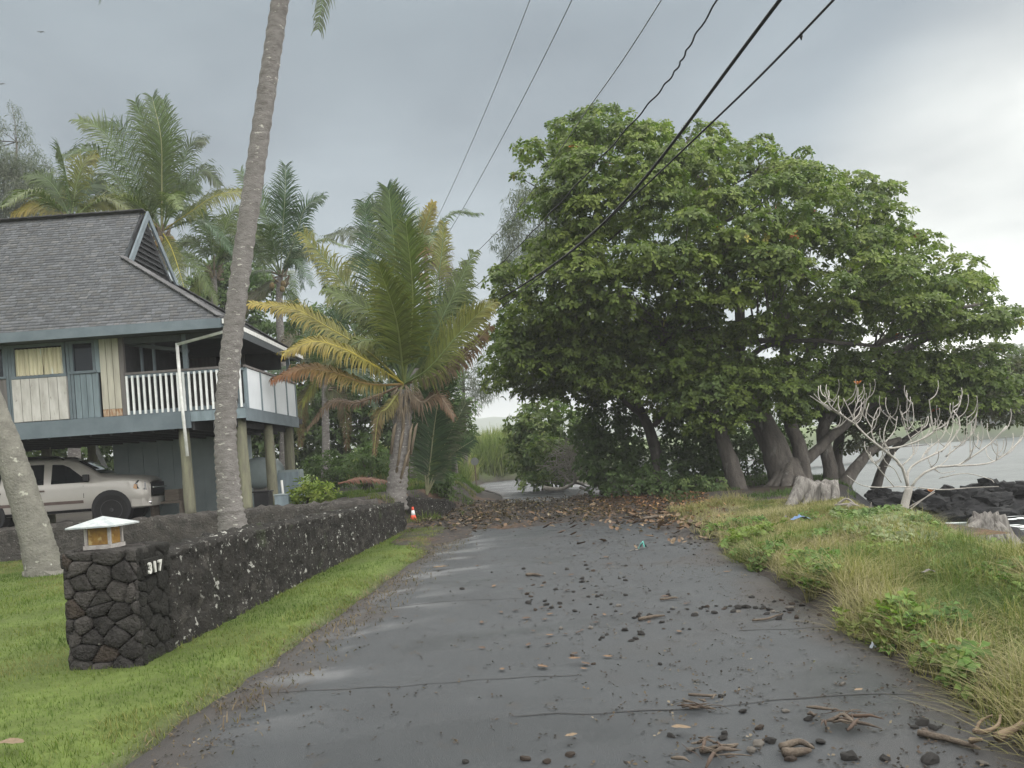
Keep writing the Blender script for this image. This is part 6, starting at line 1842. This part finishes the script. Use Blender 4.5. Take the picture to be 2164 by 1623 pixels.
for i, (u, v, n_, w, h_, lab) in enumerate(((1780, 1520, 22, 75, 13, 'heap of weathered bark and twisted roots on the right half of the road'), (1500, 1592, 16, 70, 9, 'flattened heap of frayed fibre near the bottom edge'), (1480, 1492, 11, 60, 6, 'small heap of bark strips above the near stones'))):
    hp = root('bark_heap', G(u, v), lab, 'heap')
    for k in range(n_):
        a, b = R.gauss(u, w * .45), R.gauss(v, h_)
        g = G(a, b, .02)
        an = R.gauss(0, .9)
        l = R.uniform(.02, .11)
        cur = [g + Vector((math.cos(an) * l * (t - .5) * 2, math.sin(an) * l * (t - .5) * 2, .008 + .018 * math.sin(t * 3.1) * R.random() + .012 * R.random())) for t in (0, .33, .66, 1)]
        ra = R.choice((.3, .4, .6, .9, 1.3))
        MB().tube(cur, [.004 * ra, .008 * ra, .006 * ra, .001], 6, jit=.6).build('strip', m_stick if k % 3 else m_dead3, hp, smooth=True)
def leaf_mesh(seed, L=1.0, W=.55):
    mb, n = MB(), 5
    r_ = random.Random(seed)
    cu = r_.uniform(.15, .5)
    V = []
    for i in range(n):
        t = i / (n - 1)
        w = W * math.sin(math.pi * min(.97, t * .92 + .05)) ** .8 * .5
        z = cu * (t - .5) ** 2 + .03 * r_.random()
        V += [(t * L - L / 2, -w, z + w * r_.uniform(.2, .7)), (t * L - L / 2, 0, z), (t * L - L / 2, w, z + w * r_.uniform(.2, .7))]
    fs = [(3 * i + j, 3 * i + 3 + j, 3 * i + 4 + j, 3 * i + 1 + j) for i in range(n - 1) for j in (0, 1)]
    me = bpy.data.meshes.new('dry_leaf')
    me.from_pydata(V, [], fs)
    me.update()
    smoothed(me)
    return me
LM = []
for k in range(9):
    me = leaf_mesh(k)
    me.materials.append((m_dead, m_dead2, m_dead3)[k % 3])
    LM.append(me)
nl = 0
for n_, mu, mv, su, sv_, lab in ((120, 1370, 1092, 80, 12, 'curled leaf in the litter before the great tree'), (50, 985, 1102, 38, 11, 'curled leaf at the left end of the leaf litter'), (60, 1180, 1105, 110, 16, 'leaf on the dark middle of the litter band'), (30, 1450, 1125, 40, 12, 'leaf at the tip of the right grass bank')):
    for k in range(n_):
        u, v = R.gauss(mu, su), R.gauss(mv, sv_)
        if v < 1062 or v > 1160: continue
        p = G(u, v, .09)
        s_ = R.uniform(.08, .19)
        z = .07 if v < 1120 else .015
        put('dry_leaf', LM[kq := R.choice((0, 0, 1, 3, 3, 4, 6, 7, 2, 5))], (p.x, p.y, z + R.uniform(0, .05)), (s_, s_, s_), (R.uniform(-.5, .5), R.uniform(-.5, .5), R.uniform(0, 6.28)), '%s %s %s' % ('big' if s_ > .135 else 'small', ('brown', 'tan', 'dark')[kq % 3], lab), 'leaf', 'fallen leaves on the road')
for k in range(46):
    u, v = R.gauss(1200, 130), R.uniform(1140, 1420)
    p = G(u, v)
    if p.x > float(XR(p.y)) or p.x < float(XL(p.y)): continue
    s_ = R.uniform(.045, .10)
    put('dry_leaf', LM[R.choice((0, 2, 3, 5, 5, 8))], (p.x, p.y, .012), (s_, s_, s_ * .6), (R.uniform(-.15, .15), R.uniform(-.15, .15), R.uniform(0, 6.28)), 'flat dark leaf stuck on the bare asphalt', 'leaf', 'fallen leaves on the road')
for u, v, s_, k, lab in ((1208, 1562, .07, 1, 'pale yellow leaf scrap near the bottom middle'), (1440, 1546, .10, 4, 'frayed tan husk left of the bark heap'), (1215, 1398, .09, 0, 'pair of reddish dead leaves right of the road middle'), (930, 1202, .2, 1, 'pale shredded frond scrap near the left road edge'), (25, 1578, .16, 4, 'tan dead frond scrap on the lawn in the bottom left corner'), (705, 1220, .22, 1, 'tan dry leaf at the foot of the rock wall'), (1815, 1465, .06, 7, 'pale curled leaf at the right end of the crack')):
    p = G(u, v, .02 if 300 < u < 2000 else .12)
    put('dry_leaf', LM[k], p + Vector((0, 0, .02)), (s_, s_, s_ * .6), (0, 0, R.uniform(-.4, .4)), lab, 'leaf', 'fallen leaves on the road')
# small chips of leaf, bark and shell all through the litter band
cy = rng.uniform(13.5, 28.5, 26000)
cx = rng.uniform(-3.2, 6.6, 26000)
dens = ss(16.0, 18.2, cy + .9 * vnoise(cx, cy, .9)) * (1 - ss(25, 27.5, cy)) * (.25 + .75 * ss(-.2, .6, vnoise(cx, cy, 1.6)))
dens = np.maximum(dens, .5 * ss(1.4, .2, np.abs(cx - XR(cy))) * ss(13.5, 15.5, cy) * (1 - ss(22, 24, cy)))
kk = (rng.random(26000) < dens) & (cx > XL(cy) - 1.2) & (cx < XR(cy) + 1.6)
cx, cy = cx[kk], cy[kk]
pts = np.stack([cx, cy, np.maximum(terrain(cx, cy) + .02, .035 + .03 * ss(16.5, 18.5, cy)) + rng.uniform(0, .03, len(cx))], 1)
red = ss(1.2, 4.0, cx)[:, None]
pc = np.array([(.055, .045, .038), (.10, .07, .045), (.16, .115, .075), (.30, .25, .18), (.035, .03, .027)])[rng.choice(5, len(cx), p=[.38, .24, .14, .05, .19])]
pc = pc * (1 + red * np.array((.55, .1, -.1)))
V, Fc, C = rosettes(pts, rng.normal(0, .35, (len(cx), 3)) + np.array((0, 0, 1.0)), 1, .11, .06, pc, .1, (-.1, .5))
tag(npobj('litter_chips', V, Fc, C, m_leafd), 'small chips of dead leaf, bark and shell strewn through the dark litter band', 'litter', kind='stuff')
# grit, crumbs of bark and rotten leaf all over the asphalt
gy_ = 3.3 + 14.5 * rng.random(16000) ** 1.2
gx_ = rng.uniform(-2.2, 3.2, 16000)
gd_ = .10 + .5 * np.exp(-((gx_ - .75 - .07 * gy_) / .8) ** 2) * (.4 + .6 * ss(-.3, .5, vnoise(gx_, gy_, 1.4))) + .5 * np.exp(-((gx_ - XR(gy_) + .15) / .3) ** 2) + .5 * np.exp(-((gx_ - XL(gy_) - .15) / .3) ** 2) + .35 * ss(5.4, 4.2, gy_) * ss(.2, 1.2, gx_)
kk = (rng.random(16000) < gd_ * .7) & (gx_ > XL(gy_) + .03) & (gx_ < XR(gy_) - .03)
gx_, gy_ = gx_[kk], gy_[kk]
pts = np.stack([gx_, gy_, np.full(len(gx_), .005)], 1)
pc = np.array([(.030, .026, .023), (.06, .045, .034), (.11, .085, .06), (.20, .17, .13)])[rng.choice(4, len(gx_), p=[.5, .3, .15, .05])]
V, Fc, C = rosettes(pts, rng.normal(0, .25, (len(gx_), 3)) + np.array((0, 0, 1.0)), 2, .028, .016, pc, .0, (.0, .35))
tag(npobj('road_grit', V, Fc, C, m_leafd), 'fine grit, bark crumbs and rotten leaf bits scattered over the asphalt', 'litter', kind='stuff')
# fine litter left of the road: brown thatch washed against the verge
thx, thy = rng.normal(0, 1, 2600), rng.uniform(3.6, 19, 2600)
xx = XL(thy) + .15 + .22 * thx
V, Fc, C = blades(xx, thy, np.full(len(xx), .004), np.full(len(xx), .012) + rng.uniform(0, .05, len(xx)) * (vnoise(xx, thy, 1.2) > 0), np.full(len(xx), .010), pick(len(xx), [(.12, .09, .06), (.2, .16, .10), (.08, .06, .045)], xx, thy, 2), 1.6, 2)
tag(npobj('thatch', V, Fc, C, m_blade), 'brown dead thatch washed against the left road edge', 'litter', kind='stuff')

# ------------------------------------------------------------------ birds
m_bird = mat('dark bird feather', (.10, .10, .105), (.07, .07, .075), scale=9, rough=.9)
for u, v, sc_, lab in ((86, 68, 1.0, 'small bird gliding in the sky, upper left'), (2, 178, 1.15, 'small bird at the very left edge of the sky')):
    c = P(u, v, 95)
    b = root('bird', c, lab, 'bird', 'birds gliding in the sky')
    MB().tube([c + Vector((.12, -.22, -.02)) * sc_, c + Vector((.05, -.1, 0)) * sc_, c, c + Vector((-.08, .2, .02)) * sc_], [.02, .06, .07, .015], 7).build('body', m_bird, b, smooth=True)
    for s in (-1, 1):
        w = [c + Vector((0, -.06, .03)) * sc_, c + Vector((.28 * s, -.02, .10 - .02 * s)) * sc_, c + Vector((.52 * s, .06, .03 - .06 * s)) * sc_]
        t2 = [c + Vector((0, .12, .03)) * sc_, c + Vector((.27 * s, .12, .09 - .02 * s)) * sc_, c + Vector((.53 * s, .08, .025 - .06 * s)) * sc_]
        up_ = Vector((0, 0, .015))
        MB().add(w + t2 + [q + up_ for q in w + t2], [(0, 1, 4, 3), (1, 2, 5, 4), (6, 9, 10, 7), (7, 10, 11, 8), (0, 6, 7, 1), (1, 7, 8, 2), (3, 4, 10, 9), (4, 5, 11, 10)]).build('wing', m_bird, b)

# ------------------------------------------------------------------ humid air
hz = MB().box(-1650, 1650, -70, 1650, -3.4, 52)
m_haze = bpy.data.materials.new('humid air')
m_haze.use_nodes = True
nt = m_haze.node_tree
nt.nodes.clear()
pv = nt.nodes.new('ShaderNodeVolumePrincipled')
pv.inputs['Color'].default_value = (.93, .95, .97, 1)
pv.inputs['Density'].default_value = HAZE = .0009
ov = nt.nodes.new('ShaderNodeOutputMaterial')
nt.links.new(pv.outputs[0], ov.inputs['Volume'])
tag(hz.build('haze', m_haze), 'thin pale humid sea haze over the whole place', 'haze', kind='stuff')
